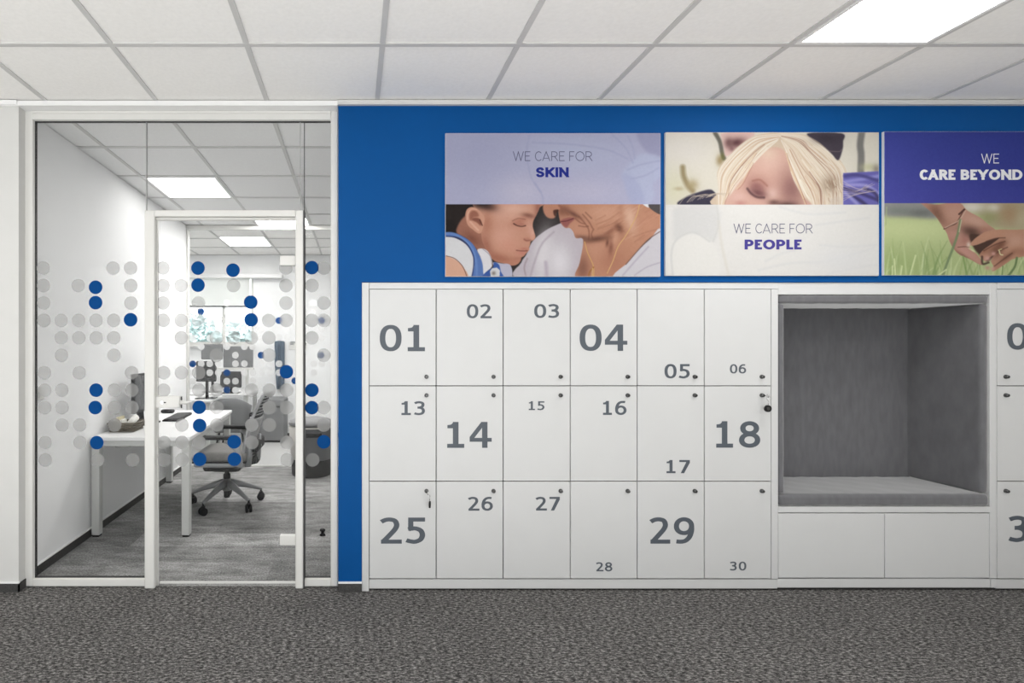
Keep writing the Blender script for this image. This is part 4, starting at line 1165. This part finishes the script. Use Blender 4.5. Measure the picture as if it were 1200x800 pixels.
p.blob(890, 495, 26, 22, (222, 168, 156), .95); p.blob(942, 455, 22, 18, (222, 168, 156), .9); p.blob(890, 575, 20, 18, (206, 152, 138), .9); p.blob(935, 583, 16, 16, (218, 164, 148), .9); p.blob(730, 378, 16, 22, (232, 208, 190), .95)
p.poly([(730, 405), (780, 430), (775, 440), (735, 415)], (224, 226, 180), .9, .5); p.poly([(870, 550), (905, 518), (900, 545)], (206, 220, 160), .9, .5)
p.line([(845, 480), (850, 540), (900, 530)], 2.4, (70, 48, 44), .8, .8)
# bracelets, ring and blades of grass in front
p.line([(522, 245), (570, 220), (630, 190), (690, 80)], 1.5, (110, 72, 60), .9, .5); p.line([(530, 235), (590, 205), (650, 170), (705, 90)], 1.2, (216, 180, 160), .9, .5)
p.line([(650, 120), (695, 80)], 2.2, (88, 56, 50), .9, .5)
p.line([(990, 430), (1000, 460), (1020, 465)], 1.4, (232, 220, 170), .95, .4); p.line([(985, 425), (1010, 415)], 1.2, (222, 206, 150), .9, .4)
p.line([(660, 170), (640, 280), (600, 400), (550, 530), (510, 640)], 3.0, (126, 146, 104), .9, .6); p.line([(670, 170), (650, 270)], 1.2, (214, 204, 170), .8, .5)
p.line([(685, 480), (700, 560), (720, 650)], 2.0, (134, 164, 96), .9, .6); p.line([(1140, 490), (1120, 570), (1060, 650)], 2.6, (104, 130, 82), .9, .6)
p.line([(1020, 560), (1015, 650)], 1.2, (110, 136, 84), .8, .5); p.line([(35, 60), (28, 210)], 1.2, (176, 190, 140), .8, .5)
for q in ([(80, 660), (85, 560)], [(150, 660), (165, 560)], [(110, 640), (100, 500)], [(230, 650), (280, 470)], [(470, 640), (540, 590)]): p.line(q, 1.6, (222, 232, 176), .9, .6)
# blue band
p.crop(1034, 152, 7.229)
bm = (p.Y < 237.7).astype(float); p.clip = bm
tt = np.clip((p.X - 1036) / 252, 0, 1)[..., None]; uu = np.clip((p.Y - 154) / 84, 0, 1)[..., None]
band = (np.array([66, 76, 172]) * (1 - tt) + np.array([46, 62, 158]) * tt) + uu * np.array([12, 4, 6])
p.a = np.where(bm[..., None] > 0, band, p.a)
p.clip = None
p.noise(.8, 12)
poster('poster WE CARE BEYOND with two hands over grass under a deep blue band', 1036, 1288, 154, 322.5, p,
       [('WE', 1149.8, 1170.8, 180, 191.4, M['whiteink'], THIN), ('CARE BEYOND', 1077.8, 1198.2, 198.6, 210.6, M['whiteink'], BOLD)])

# ------------------------------------------------------------------ small office: desk
zt = .700
dn, df = 3.66, 5.20
rn, rf = wx(222.5, dn), wx(272, df)
lw = XL + .012
t = thing('office_desk', (-1.5, 4.4, 0), 'white office desk with pale square legs along the left office wall', 'desk')
build('tabletop', MB().hexa([(lw, dn, zt - .025), (rn, dn, zt - .025), (rf, df, zt - .025), (lw, df, zt - .025), (lw, dn, zt), (rn, dn, zt), (rf, df, zt), (lw, df, zt)], M['desk'], .003), t)
def leg(x, y, s=.028):
    build('leg', MB().box(x - s, x + s, y - s, y + s, .012, zt - .026, M['deskleg'], .006).box(x - s * .8, x + s * .8, y - s * .8, y + s * .8, 0, .013, M['black']), t)
leg(lw + .032, dn + .04); leg(rn - .036, dn + .04); leg(lw + .032, df - .05); leg(rf - .036, df - .05)
build('end_rail', MB().box(lw + .055, rn - .06, dn + .02, dn + .06, zt - .066, zt - .026, M['deskleg'], .003), t)
build('end_rail', MB().box(lw + .055, rf - .06, df - .07, df - .03, zt - .066, zt - .026, M['deskleg'], .003), t)
build('side_rail', MB().hexa([(rn - .056, dn + .06, zt - .066), (rn - .016, dn + .06, zt - .066), (rf - .016, df - .07, zt - .066), (rf - .056, df - .07, zt - .066),
                               (rn - .056, dn + .06, zt - .026), (rn - .016, dn + .06, zt - .026), (rf - .016, df - .07, zt - .026), (rf - .056, df - .07, zt - .026)], M['deskleg']), t)
build('cable_tray', MB().box(lw + .02, lw + .12, dn + .35, df - .3, zt - .14, zt - .13, M['deskleg']).box(lw + .12, lw + .124, dn + .35, df - .3, zt - .14, zt - .08, M['deskleg']), t)

# monitor on the desk, screen towards the chair
t = thing('computer_monitor', (-1.74, 4.22, zt), 'dark switched off monitor at the wall side of the white office desk', 'monitor')
y0, y1, xs = 4.08, 4.50, -1.705
build('housing', MB().hexa([(xs - .03, y0, .805), (xs, y0, .805), (xs + .005, y1, .805), (xs - .025, y1, .805), (xs - .03, y0, 1.115), (xs, y0, 1.115), (xs + .005, y1, 1.115), (xs - .025, y1, 1.115)], M['black'], .006), t)
build('display', MB().hexa([(xs - .001, y0 + .012, .825), (xs + .0012, y0 + .012, .825), (xs + .0062, y1 - .012, .825), (xs + .004, y1 - .012, .825),
                             (xs - .001, y0 + .012, 1.103), (xs + .0012, y0 + .012, 1.103), (xs + .0062, y1 - .012, 1.103), (xs + .004, y1 - .012, 1.103)], M['screen']), t, 'dark grey display')
build('stand', MB().loft([(xs - .035, 4.29, zt + .012), (xs - .045, 4.29, .84), (xs - .022, 4.29, .95)], [(.016, .03), (.014, .028), (.014, .03)], M['black'], 14).rbox(xs - .075, xs + .09, 4.19, 4.39, zt, zt + .012, .005, M['black'], 4), t)

t = thing('keyboard', (-1.53, 4.62, zt), 'flat dark grey keyboard on the white desk beside the chair', 'keyboard')
k0, k1 = 4.42, 4.88
build('case', MB().hexa([(-1.615, k0, zt), (-1.475, k0 - .01, zt), (-1.505, k1, zt), (-1.645, k1 + .01, zt), (-1.615, k0, zt + .012), (-1.475, k0 - .01, zt + .018), (-1.505, k1, zt + .018), (-1.645, k1 + .01, zt + .012)], M['black'], .003), t)
kb = MB()
for i in range(15):
    for j in range(5):
        u = (i + .5) / 15; v = (j + .5) / 5
        yy = k0 + .012 + u * (k1 - k0 - .02); xx = -1.608 - .03 * u + v * .126
        zz = zt + .012 + v * .006
        kb.box(xx - .0105, xx + .0105, yy - .0135, yy + .0135, zz, zz + .006, M['dfabric'], .001, 1)
build('keys', kb, t, 'charcoal key caps')
t = thing('computer_mouse', (-1.765, 4.98, zt), 'black computer mouse on the white desk near the wall', 'mouse')
build('body', MB().rbox(-1.825, -1.705, 4.95, 5.01, zt + .001, zt + .034, .0155, M['black'], 6), t)
build('scroll_wheel', MB().cyl((-1.735, 4.976, zt + .031), (-1.735, 4.984, zt + .031), .007, M['lock'], n=16), t)

# desk basket and what lies in it
bx0, bx1, by0, by1 = -1.80, -1.63, 3.88, 4.05
t = thing('desk_basket', ((bx0 + bx1) / 2, (by0 + by1) / 2, zt), 'small brown wicker desk basket under the monitor', 'basket')
g = MB()
for k in range(4):
    z = zt + .008 + k * .018; e = .004 * k
    g.loft([(bx0 - e, by0 - e, z), (bx1 + e, by0 - e, z), (bx1 + e, by1 + e, z), (bx0 - e, by1 + e, z), (bx0 - e, by0 - e, z)], .008, M['wicker'], 8)
build('basket_wall', g, t)
build('basket_floor', MB().box(bx0, bx1, by0, by1, zt + .001, zt + .008, M['wicker'], .002), t)
o = MB().box(bx0 + .03, bx0 + .05, by0 + .03, by1 - .04, zt + .009, zt + .105, M['yellow'], .002).box(bx0 + .055, bx0 + .075, by0 + .03, by1 - .06, zt + .009, zt + .085, M['paper'], .002)
build('note_block', o, None, 'pale yellow and white note blocks standing in the wicker desk basket', 'note block')
build('paper_roll', MB().cyl((bx1 - .06, by0 + .04, zt + .040), (bx1 - .04, by1 - .02, zt + .090), .024, M['paper'], n=20), None, 'rolled white paper lying in the wicker desk basket', 'paper roll')
build('light_switch', MB().box(XL, XL + .010, 3.03, 3.13, 1.02, 1.10, M['frame'], .003).box(XL + .010, XL + .013, 3.04, 3.08, 1.03, 1.09, M['deskleg'], .001), None, 'small pale switch plate on the left office wall near the glass', 'switch')
build('door_stop', MB().lathe(wx(378, 3.71), 3.71, [(.020, 0), (.020, .006), (.011, .012), (.011, .03), (.019, .032), (.019, .042), (.012, .046)], M['black'], 24), None, 'small black door stop on the office carpet behind the narrow pane', 'door stop')

# ------------------------------------------------------------------ task chair, facing the desk
cx, cy = -1.07, 4.42
t = thing('task_chair', (cx, cy, 0), 'grey swivel task chair on a five star base, turned to the white desk', 'office chair')
hub = MB().lathe(cx, cy, [(.036, .125), (.040, .15), (.040, .20), (.030, .222), (.026, .225)], M['base'], 28)
base = build('star_base', hub, t)
for k in range(5):
    a = math.radians(174 + 72 * k); c, s = math.cos(a), math.sin(a)
    P = [(cx + c * r, cy + s * r, z) for r, z in ((.02, .185), (.10, .168), (.20, .135), (.285, .102), (.305, .094))]
    build('base_arm', MB().loft(P, [(.030, .036), (.027, .028), (.021, .019), (.016, .013), (.012, .010)], M['base'], 16), base)
    wxp, wyp = cx + c * .30, cy + s * .30
    q = MB()
    tx, ty = math.cos(a + 1.1), math.sin(a + 1.1)
    for sg in (-1, 1):
        p0 = (wxp + tx * .008 * sg, wyp + ty * .008 * sg, .031); p1 = (wxp + tx * .024 * sg, wyp + ty * .024 * sg, .031)
        q.cyl(p0, p1, .031, M['black'], n=24)
    q.cyl((wxp, wyp, .03), (wxp, wyp, .098), .0085, M['black'], n=14)
    q.rbox(wxp - .016, wxp + .016, wyp - .016, wyp + .016, .050, .074, .008, M['black'], 2)
    build('caster', q, t, 'black twin wheel caster')
build('gas_column', MB().lathe(cx, cy, [(.023, .065), (.025, .07), (.025, .222), (.030, .225), (.030, .262), (.018, .264), (.018, .31)], M['black'], 24), t)
mm = MB().rbox(cx - .16, cx + .15, cy - .17, cy + .17, .315, .375, .028, M['black'], 8).rbox(cx - .10, cx + .11, cy - .09, cy + .09, .295, .33, .016, M['black'], 6)
mm.hexa([(cx + .08, cy - .05, .32), (cx + .27, cy - .06, .36), (cx + .27, cy + .06, .36), (cx + .08, cy + .05, .32), (cx + .08, cy - .05, .36), (cx + .27, cy - .06, .42), (cx + .27, cy + .06, .42), (cx + .08, cy + .05, .36)], M['black'], .01)
build('tilt_mechanism', mm, t)
def seat_drop(p):
    u = (p.x - cx) / .23
    return -.022 * max(0, -u - .35) ** 2 * 2.2 if p.z > .43 else 0
seat = build('seat', MB().rbox(cx - .235, cx + .215, cy - .24, cy + .24, .405, .485, .038, M['fabric'], 12, seat_drop), t)
build('seat_shell', MB().rbox(cx - .215, cx + .20, cy - .228, cy + .228, .362, .404, .020, M['shell'], 8), t, 'pale grey plastic seat shell')
build('seat_seam', MB().rbox(cx - .222, cx + .207, cy - .234, cy + .234, .398, .412, .006, M['black'], 6), t, 'dark seam under the cushion')
# backrest: a leaning, slightly hollow panel
def bp(u, v, off=0):
    """u across (-1..1), v up (0..1)"""
    x = cx + .215 + .035 * math.sin(v * PI * .9) * -.4 + .165 * v ** 1.25
    x -= .045 * u * u * (1 - .2 * v)
    w = .205 + .028 * math.sin(PI * min(1, v * .9 + .1)) - .03 * max(0, v - .8) * 5 * .6
    return (x + off, cy + u * w, .44 + .515 * v)
def bsheet(u0, u1, v0, v1, off, m, th, nu=10, nv=14):
    return MB().sheet([[bp(u0 + (u1 - u0) * i / nu, v0 + (v1 - v0) * j / nv, off) for j in range(nv + 1)] for i in range(nu + 1)], m, th, (1, 0, .25))
build('back_cushion', bsheet(-.86, .86, .08, .96, -.012, M['mesh'], .014), t, 'black mesh back')
bf = MB()
for sg in (-1, 1):
    bf.loft([bp(sg * .93, v / 12) for v in range(13)], [(.020, .014)] * 13, M['shell'], 12)
bf.loft([bp(-.93 + 1.86 * i / 12, 1.0) for i in range(13)], [(.016, .014)] * 13, M['shell'], 12)
bf.loft([bp(-.93 + 1.86 * i / 12, .02) for i in range(13)], [(.018, .016)] * 13, M['shell'], 12)
build('back_frame', bf, t)
build('back_shell', bsheet(-.88, .88, .06, .60, .006, M['shell'], .012), t, 'pale grey rear shell')
sl = MB()
for k in range(6):
    v = .66 + .052 * k
    sl.loft([bp(-.86 + 1.72 * i / 10, v, .010) for i in range(11)], [(.0035, .004)] * 11, M['shell'], 8)
build('back_slats', sl, t)
yk = MB()
yk.loft([(cx + .20, cy, .375), (cx + .262, cy, .40), (cx + .275, cy, .50), (cx + .275, cy, .60)], [(.05, .022), (.055, .022), (.045, .016), (.03, .012)], M['base'], 14)
for sg in (-1, 1):
    yk.loft([(cx + .15, cy + sg * .18, .37), (cx + .225, cy + sg * .205, .385), (cx + .235, cy + sg * .212, .46), (cx + .225, cy + sg * .205, .55)], [(.02, .018), (.026, .024), (.022, .022), (.015, .015)], M['base'], 12)
build('back_bracket', yk, t)
build('lumbar_pad', MB().rbox(cx + .245, cx + .29, cy - .17, cy + .17, .47, .56, .018, M['black'], 6), t, 'black lumbar block')
for sg in (-1, 1):
    ar = MB().loft([(cx + .14, cy + sg * .20, .37), (cx + .165, cy + sg * .275, .40), (cx + .15, cy + sg * .285, .52), (cx + .07, cy + sg * .28, .60)], [(.030, .016), (.030, .016), (.026, .016), (.034, .016)], M['shell'], 14)
    ab = build('armrest', ar, t)
    build('arm_pad', MB().rbox(cx - .17, cx + .12, cy + sg * .275 - .042, cy + sg * .275 + .042, .598, .628, .014, M['black'], 8, lambda p: -.006 if p.x < cx - .1 and p.z < .61 else 0), ab, 'black arm pad')

# ------------------------------------------------------------------ round seat pedestal
px_, py_ = wx(365, 5.50), 5.50
t = thing('seat_pedestal', (px_, py_, 0), 'round grey storage pedestal with felt seat cushion and dark front, at the office rear', 'storage stool')
R = .235
prof = lambda r0, r1, a0, a1, z0, z1, m: None
def drum(r0, r1, z0, z1, a0, a1, m, th=.012, n=40):
    mb = MB()
    G = [[(px_ + rr * math.cos(math.radians(a0 + (a1 - a0) * i / n)), py_ + rr * math.sin(math.radians(a0 + (a1 - a0) * i / n)), z) for rr, z in ((r0, z0), ((r0 + r1) / 2, (z0 + z1) / 2), (r1, z1))] for i in range(n + 1)]
    mb.sheet(G, m); return mb
build('base', MB().lathe(px_, py_, [(.20, .0), (.205, .02), (.212, .17), (.20, .175)], M['black'], 48), t, 'black lower band')
build('body', MB().lathe(px_, py_, [(.208, .171), (.214, .175), (R, .50), (R - .01, .512), (.15, .514)], M['poufgrey'], 56), t)
build('front_panel', drum(.2165, R + .0025, .172, .498, 250, 372, M['poufdark']), t, 'graphite front with grip slot')
gs = MB()
ga0, ga1 = 262, 300
for z0, z1 in ((.415, .455),):
    gs.sheet([[(px_ + (R + .004 - .02 * (.5 - z) * .5) * math.cos(math.radians(ga0 + (ga1 - ga0) * i / 12)), py_ + (R + .004 - .02 * (.5 - z) * .5) * math.sin(math.radians(ga0 + (ga1 - ga0) * i / 12)), z) for z in (z0, z1)] for i in range(13)], M['black'])
build('grip_slot', gs, t)
build('seat_cushion', MB().lathe(px_, py_, [(.215, .512), (.232, .518), (.236, .535), (.222, .560), (.17, .578), (.08, .588), (.0, .590)], M['poufseat'], 56), t)

# ------------------------------------------------------------------ far room
def far_desk(x0, x1, y0, y1, label):
    t = thing('far_desk', ((x0 + x1) / 2, (y0 + y1) / 2, 0), label, 'desk')
    build('tabletop', MB().box(x0, x1, y0, y1, .695, .72, M['desk'], .003), t)
    for x in (x0 + .04, x1 - .04):
        for y in (y0 + .04, y1 - .04):
            build('leg', MB().box(x - .025, x + .025, y - .025, y + .025, 0, .695, M['deskleg'], .005), t)
    build('side_rail', MB().box(x0 + .07, x1 - .07, y1 - .06, y1 - .03, .655, .695, M['deskleg']), t)
    return t
far_desk(-2.9, -1.625, 5.93, 6.50, 'white desk just behind the second glass partition carrying the dark monitor on a stand')
far_desk(-3.1, -1.36, 6.75, 7.45, 'white desk under the exterior window with the grey screen divider')
def far_monitor(x0, x1, z0, z1, y, label, zdesk, m, curve=.0):
    xc = (x0 + x1) / 2
    t = thing('far_monitor', (xc, y, zdesk), label, 'monitor')
    build('housing', MB().rbox(x0, x1, y - .02, y + .02, z0, z1, .014, m, 8), t)
    build('stand', MB().loft([(xc, y + .03, zdesk + .012), (xc, y + .03, z0 + .1)], [(.04, .018), (.035, .015)], M['lock'], 14).rbox(xc - .11, xc + .11, y - .09, y + .11, zdesk, zdesk + .013, .005, M['lock'], 4), t)
far_monitor(wx(230, 6.15), wx(253.5, 6.15), wz(447, 6.15), wz(423, 6.15), 6.15, 'dark monitor with its back to the glass on the nearer white far desk', .72, M['dfabric'])
far_monitor(wx(236, 7.0), wx(261, 7.0), wz(421, 7.0), wz(403, 7.0), 7.0, 'grey monitor behind the dark one, on the desk under the window', .72, M['midgrey'])
far_monitor(wx(258, 6.85), wx(283, 6.85), wz(454, 6.85), wz(435, 6.85), 6.86, 'low black monitor below the grey screen divider', .72, M['dfabric'])
t = thing('desk_divider', (wx(280, 7.2), 7.2, .72), 'grey felt screen divider with pale lower rail on the desk under the window', 'desk divider')
build('felt_panel', MB().rbox(wx(262, 7.2), wx(296.5, 7.2), 7.18, 7.22, wz(431, 7.2), wz(405.5, 7.2), .008, M['midgrey'], 6), t)
build('rail', MB().box(wx(254, 7.2), wx(297.5, 7.2), 7.17, 7.23, wz(433.5, 7.2), wz(430.5, 7.2), M['frame'], .003), t, 'pale metal rail')
build('post', MB().box(wx(266, 7.2), wx(268, 7.2), 7.19, 7.21, .72, wz(433, 7.2), M['deskleg']), t)
build('post', MB().box(wx(288, 7.2), wx(291, 7.2), 7.19, 7.21, .72, wz(433, 7.2), M['deskleg']), t)

# grey shell armchair behind the partition
ax_, ay_ = -1.43, 6.22
t = thing('armchair', (ax_, ay_, 0), 'low grey shell armchair behind the second glass partition, beside the white far desk', 'armchair')
G = []
for i in range(25):
    a = math.radians(180 + 180 * i / 24)
    G.append([(ax_ + (.17 + .05 * v) * math.cos(a) * 1.0, ay_ + (.16 + .06 * v) * math.sin(a), .34 + v * (.39 - .10 * abs(math.cos(a)) ** 3)) for v in (0, .25, .5, .75, 1)])
build('shell', MB().sheet(G, M['midgrey'], .02, (0, .6, .3)), t)
build('seat', MB().rbox(ax_ - .19, ax_ + .19, ay_ - .17, ay_ + .20, .33, .41, .03, M['midgrey'], 8), t)
for sx in (-1, 1):
    for sy in (-1, 1):
        build('leg', MB().cyl((ax_ + sx * .13, ay_ + sy * .13, .34), (ax_ + sx * .19, ay_ + sy * .19, 0), .014, M['black'], .010, 12), t)
    build('arm_cap', MB().rbox(ax_ + sx * .20 - .025, ax_ + sx * .20 + .025, ay_ - .04, ay_ + .06, .50, .55, .015, M['black'], 4), t, 'black arm cap')

t = thing('low_cabinet', (wx(318, 7.4), 7.45, 0), 'low grey upholstered cabinet against the white far wall', 'cabinet')
build('body', MB().rbox(wx(303, 7.3), wx(333, 7.3), 7.25, YB - .015, .03, wz(476, 7.3), .012, M['midgrey'], 6), t)
build('top_cushion', MB().rbox(wx(302.5, 7.28), wx(333.5, 7.28), 7.23, YB - .015, wz(476, 7.3), wz(467, 7.3), .03, M['midgrey'], 8), t)
build('plinth', MB().box(wx(304, 7.3), wx(332, 7.3), 7.27, YB - .02, 0, .03, M['black']), t)

# coat on the far wall
x0, x1 = wx(321.5, 7.62), wx(333, 7.62)
t = thing('hanging_coat', ((x0 + x1) / 2, YB - .06, wz(455, 7.62)), 'slate blue coat hanging on the white far wall', 'coat')
G = []
for i in range(13):
    u = i / 12
    row = []
    for j in range(9):
        v = j / 8
        xl = x0 + (x1 - x0) * (.38 * max(0, v - .45)); xr = x1
        row.append((xl + (xr - xl) * u, YB - .07 + .02 * math.sin(u * 14 + v * 2), wz(399, 7.62) + (wz(456, 7.62) - wz(399, 7.62)) * v - (.02 if 0 < i < 12 else .035) * (1 - v) * abs(u - .5)))
    G.append(row)
build('cloth', MB().sheet(G, M['coat'], .035, (0, 1, 0)), t)
build('coat_hook', MB().loft([((x0 + x1) / 2, YB - .001, wz(398, 7.62)), ((x0 + x1) / 2, YB - .05, wz(398, 7.62)), ((x0 + x1) / 2, YB - .055, wz(396, 7.62))], .008, M['lock'], 10), t)
s0, s1 = wx(338.5, YB), wx(359.5, YB)
t = thing('wall_sign', ((s0 + s1) / 2, YB - .005, wz(409, YB)), 'small white sign with dark marks on the white far wall', 'sign')
build('plate', MB().box(s0, s1, YB - .008, YB, wz(409.5, YB), wz(400.5, YB), M['frame'], .001), t)
g = MB()
for r, (a, b) in enumerate(((340.3, 346), (340.3, 344.5))):
    n = 5 - r
    for k in range(n):
        q0 = wx(a + (b - a) * k / n, YB); q1 = wx(a + (b - a) * (k + .7) / n, YB)
        g.poly([(q0, YB - .009, wz(404.6 - 3 + r * 2.2, YB)), (q1, YB - .009, wz(404.6 - 3 + r * 2.2, YB)), (q1, YB - .009, wz(403 - 3 + r * 2.2, YB)), (q0, YB - .009, wz(403 - 3 + r * 2.2, YB))], M['num'])
for k in range(3):
    q0 = wx(356 + k, YB)
    g.poly([(q0, YB - .009, wz(404, YB)), (q0 + .008, YB - .009, wz(404, YB)), (q0 + .008, YB - .009, wz(401.6, YB)), (q0, YB - .009, wz(401.6, YB))], M['num'])
build('print', g, t)

# roller blind
t = thing('roller_blind', (-2.5, YB - .05, wz(359, YB)), 'white roller blind half lowered over the far window', 'blind')
build('cassette', MB().rbox(WX0 + .02, wx(331, 7.62), YB - .12, YB - .015, wz(326, 7.62), wz(321, 7.62), .012, M['lightframe'], 6), t)
build('fabric', MB().box(WX0 + .05, wx(293, 7.66), YB - .055, YB - .053, wz(358.5, 7.66), wz(325, 7.66), M['blind']), t)
build('bottom_bar', MB().box(WX0 + .05, wx(293, 7.66), YB - .062, YB - .046, wz(360, 7.66), wz(358.3, 7.66), M['lock'], .002), t, 'dark bottom bar')

# trees outside
def tree(x, y, h, r, seed, label):
    rs = random.Random(seed)
    t = thing('tree', (x, y, -.3), label, 'tree', 'trees outside the far window')
    build('trunk', MB().loft([(x, y, -.3), (x + .05, y, h * .4), (x - .03, y, h * .75)], [.13, .10, .05], M['trunk'], 12), t)
    mb = MB()
    for i in range(1500):
        a, b, q = rs.random() * 2 * PI, math.acos(2 * rs.random() - 1), rs.random() ** .4
        c = Vector((x + r * q * math.sin(b) * math.cos(a), y + r * q * math.sin(b) * math.sin(a), h * .68 + r * .9 * q * math.cos(b)))
        u = Vector((rs.gauss(0, 1), rs.gauss(0, 1), rs.gauss(0, 1))).normalized(); v = u.orthogonal().normalized(); s = .045 + rs.random() * .06
        mb.poly([c + u * s * 1.6, c + v * s * .7, c - u * s * 1.6, c - v * s * .7], M['leaf'])
    build('foliage', mb, t)
tree(-5.4, 17.0, 2.1, 1.1, 1, 'teal green tree outside, at the left edge of the far window')
tree(-4.3, 19.0, 2.0, .9, 2, 'teal green tree outside, in the middle of the far window')
tree(-3.6, 16.0, 1.9, .7, 3, 'teal green tree outside, by the window frame next to the white far wall')
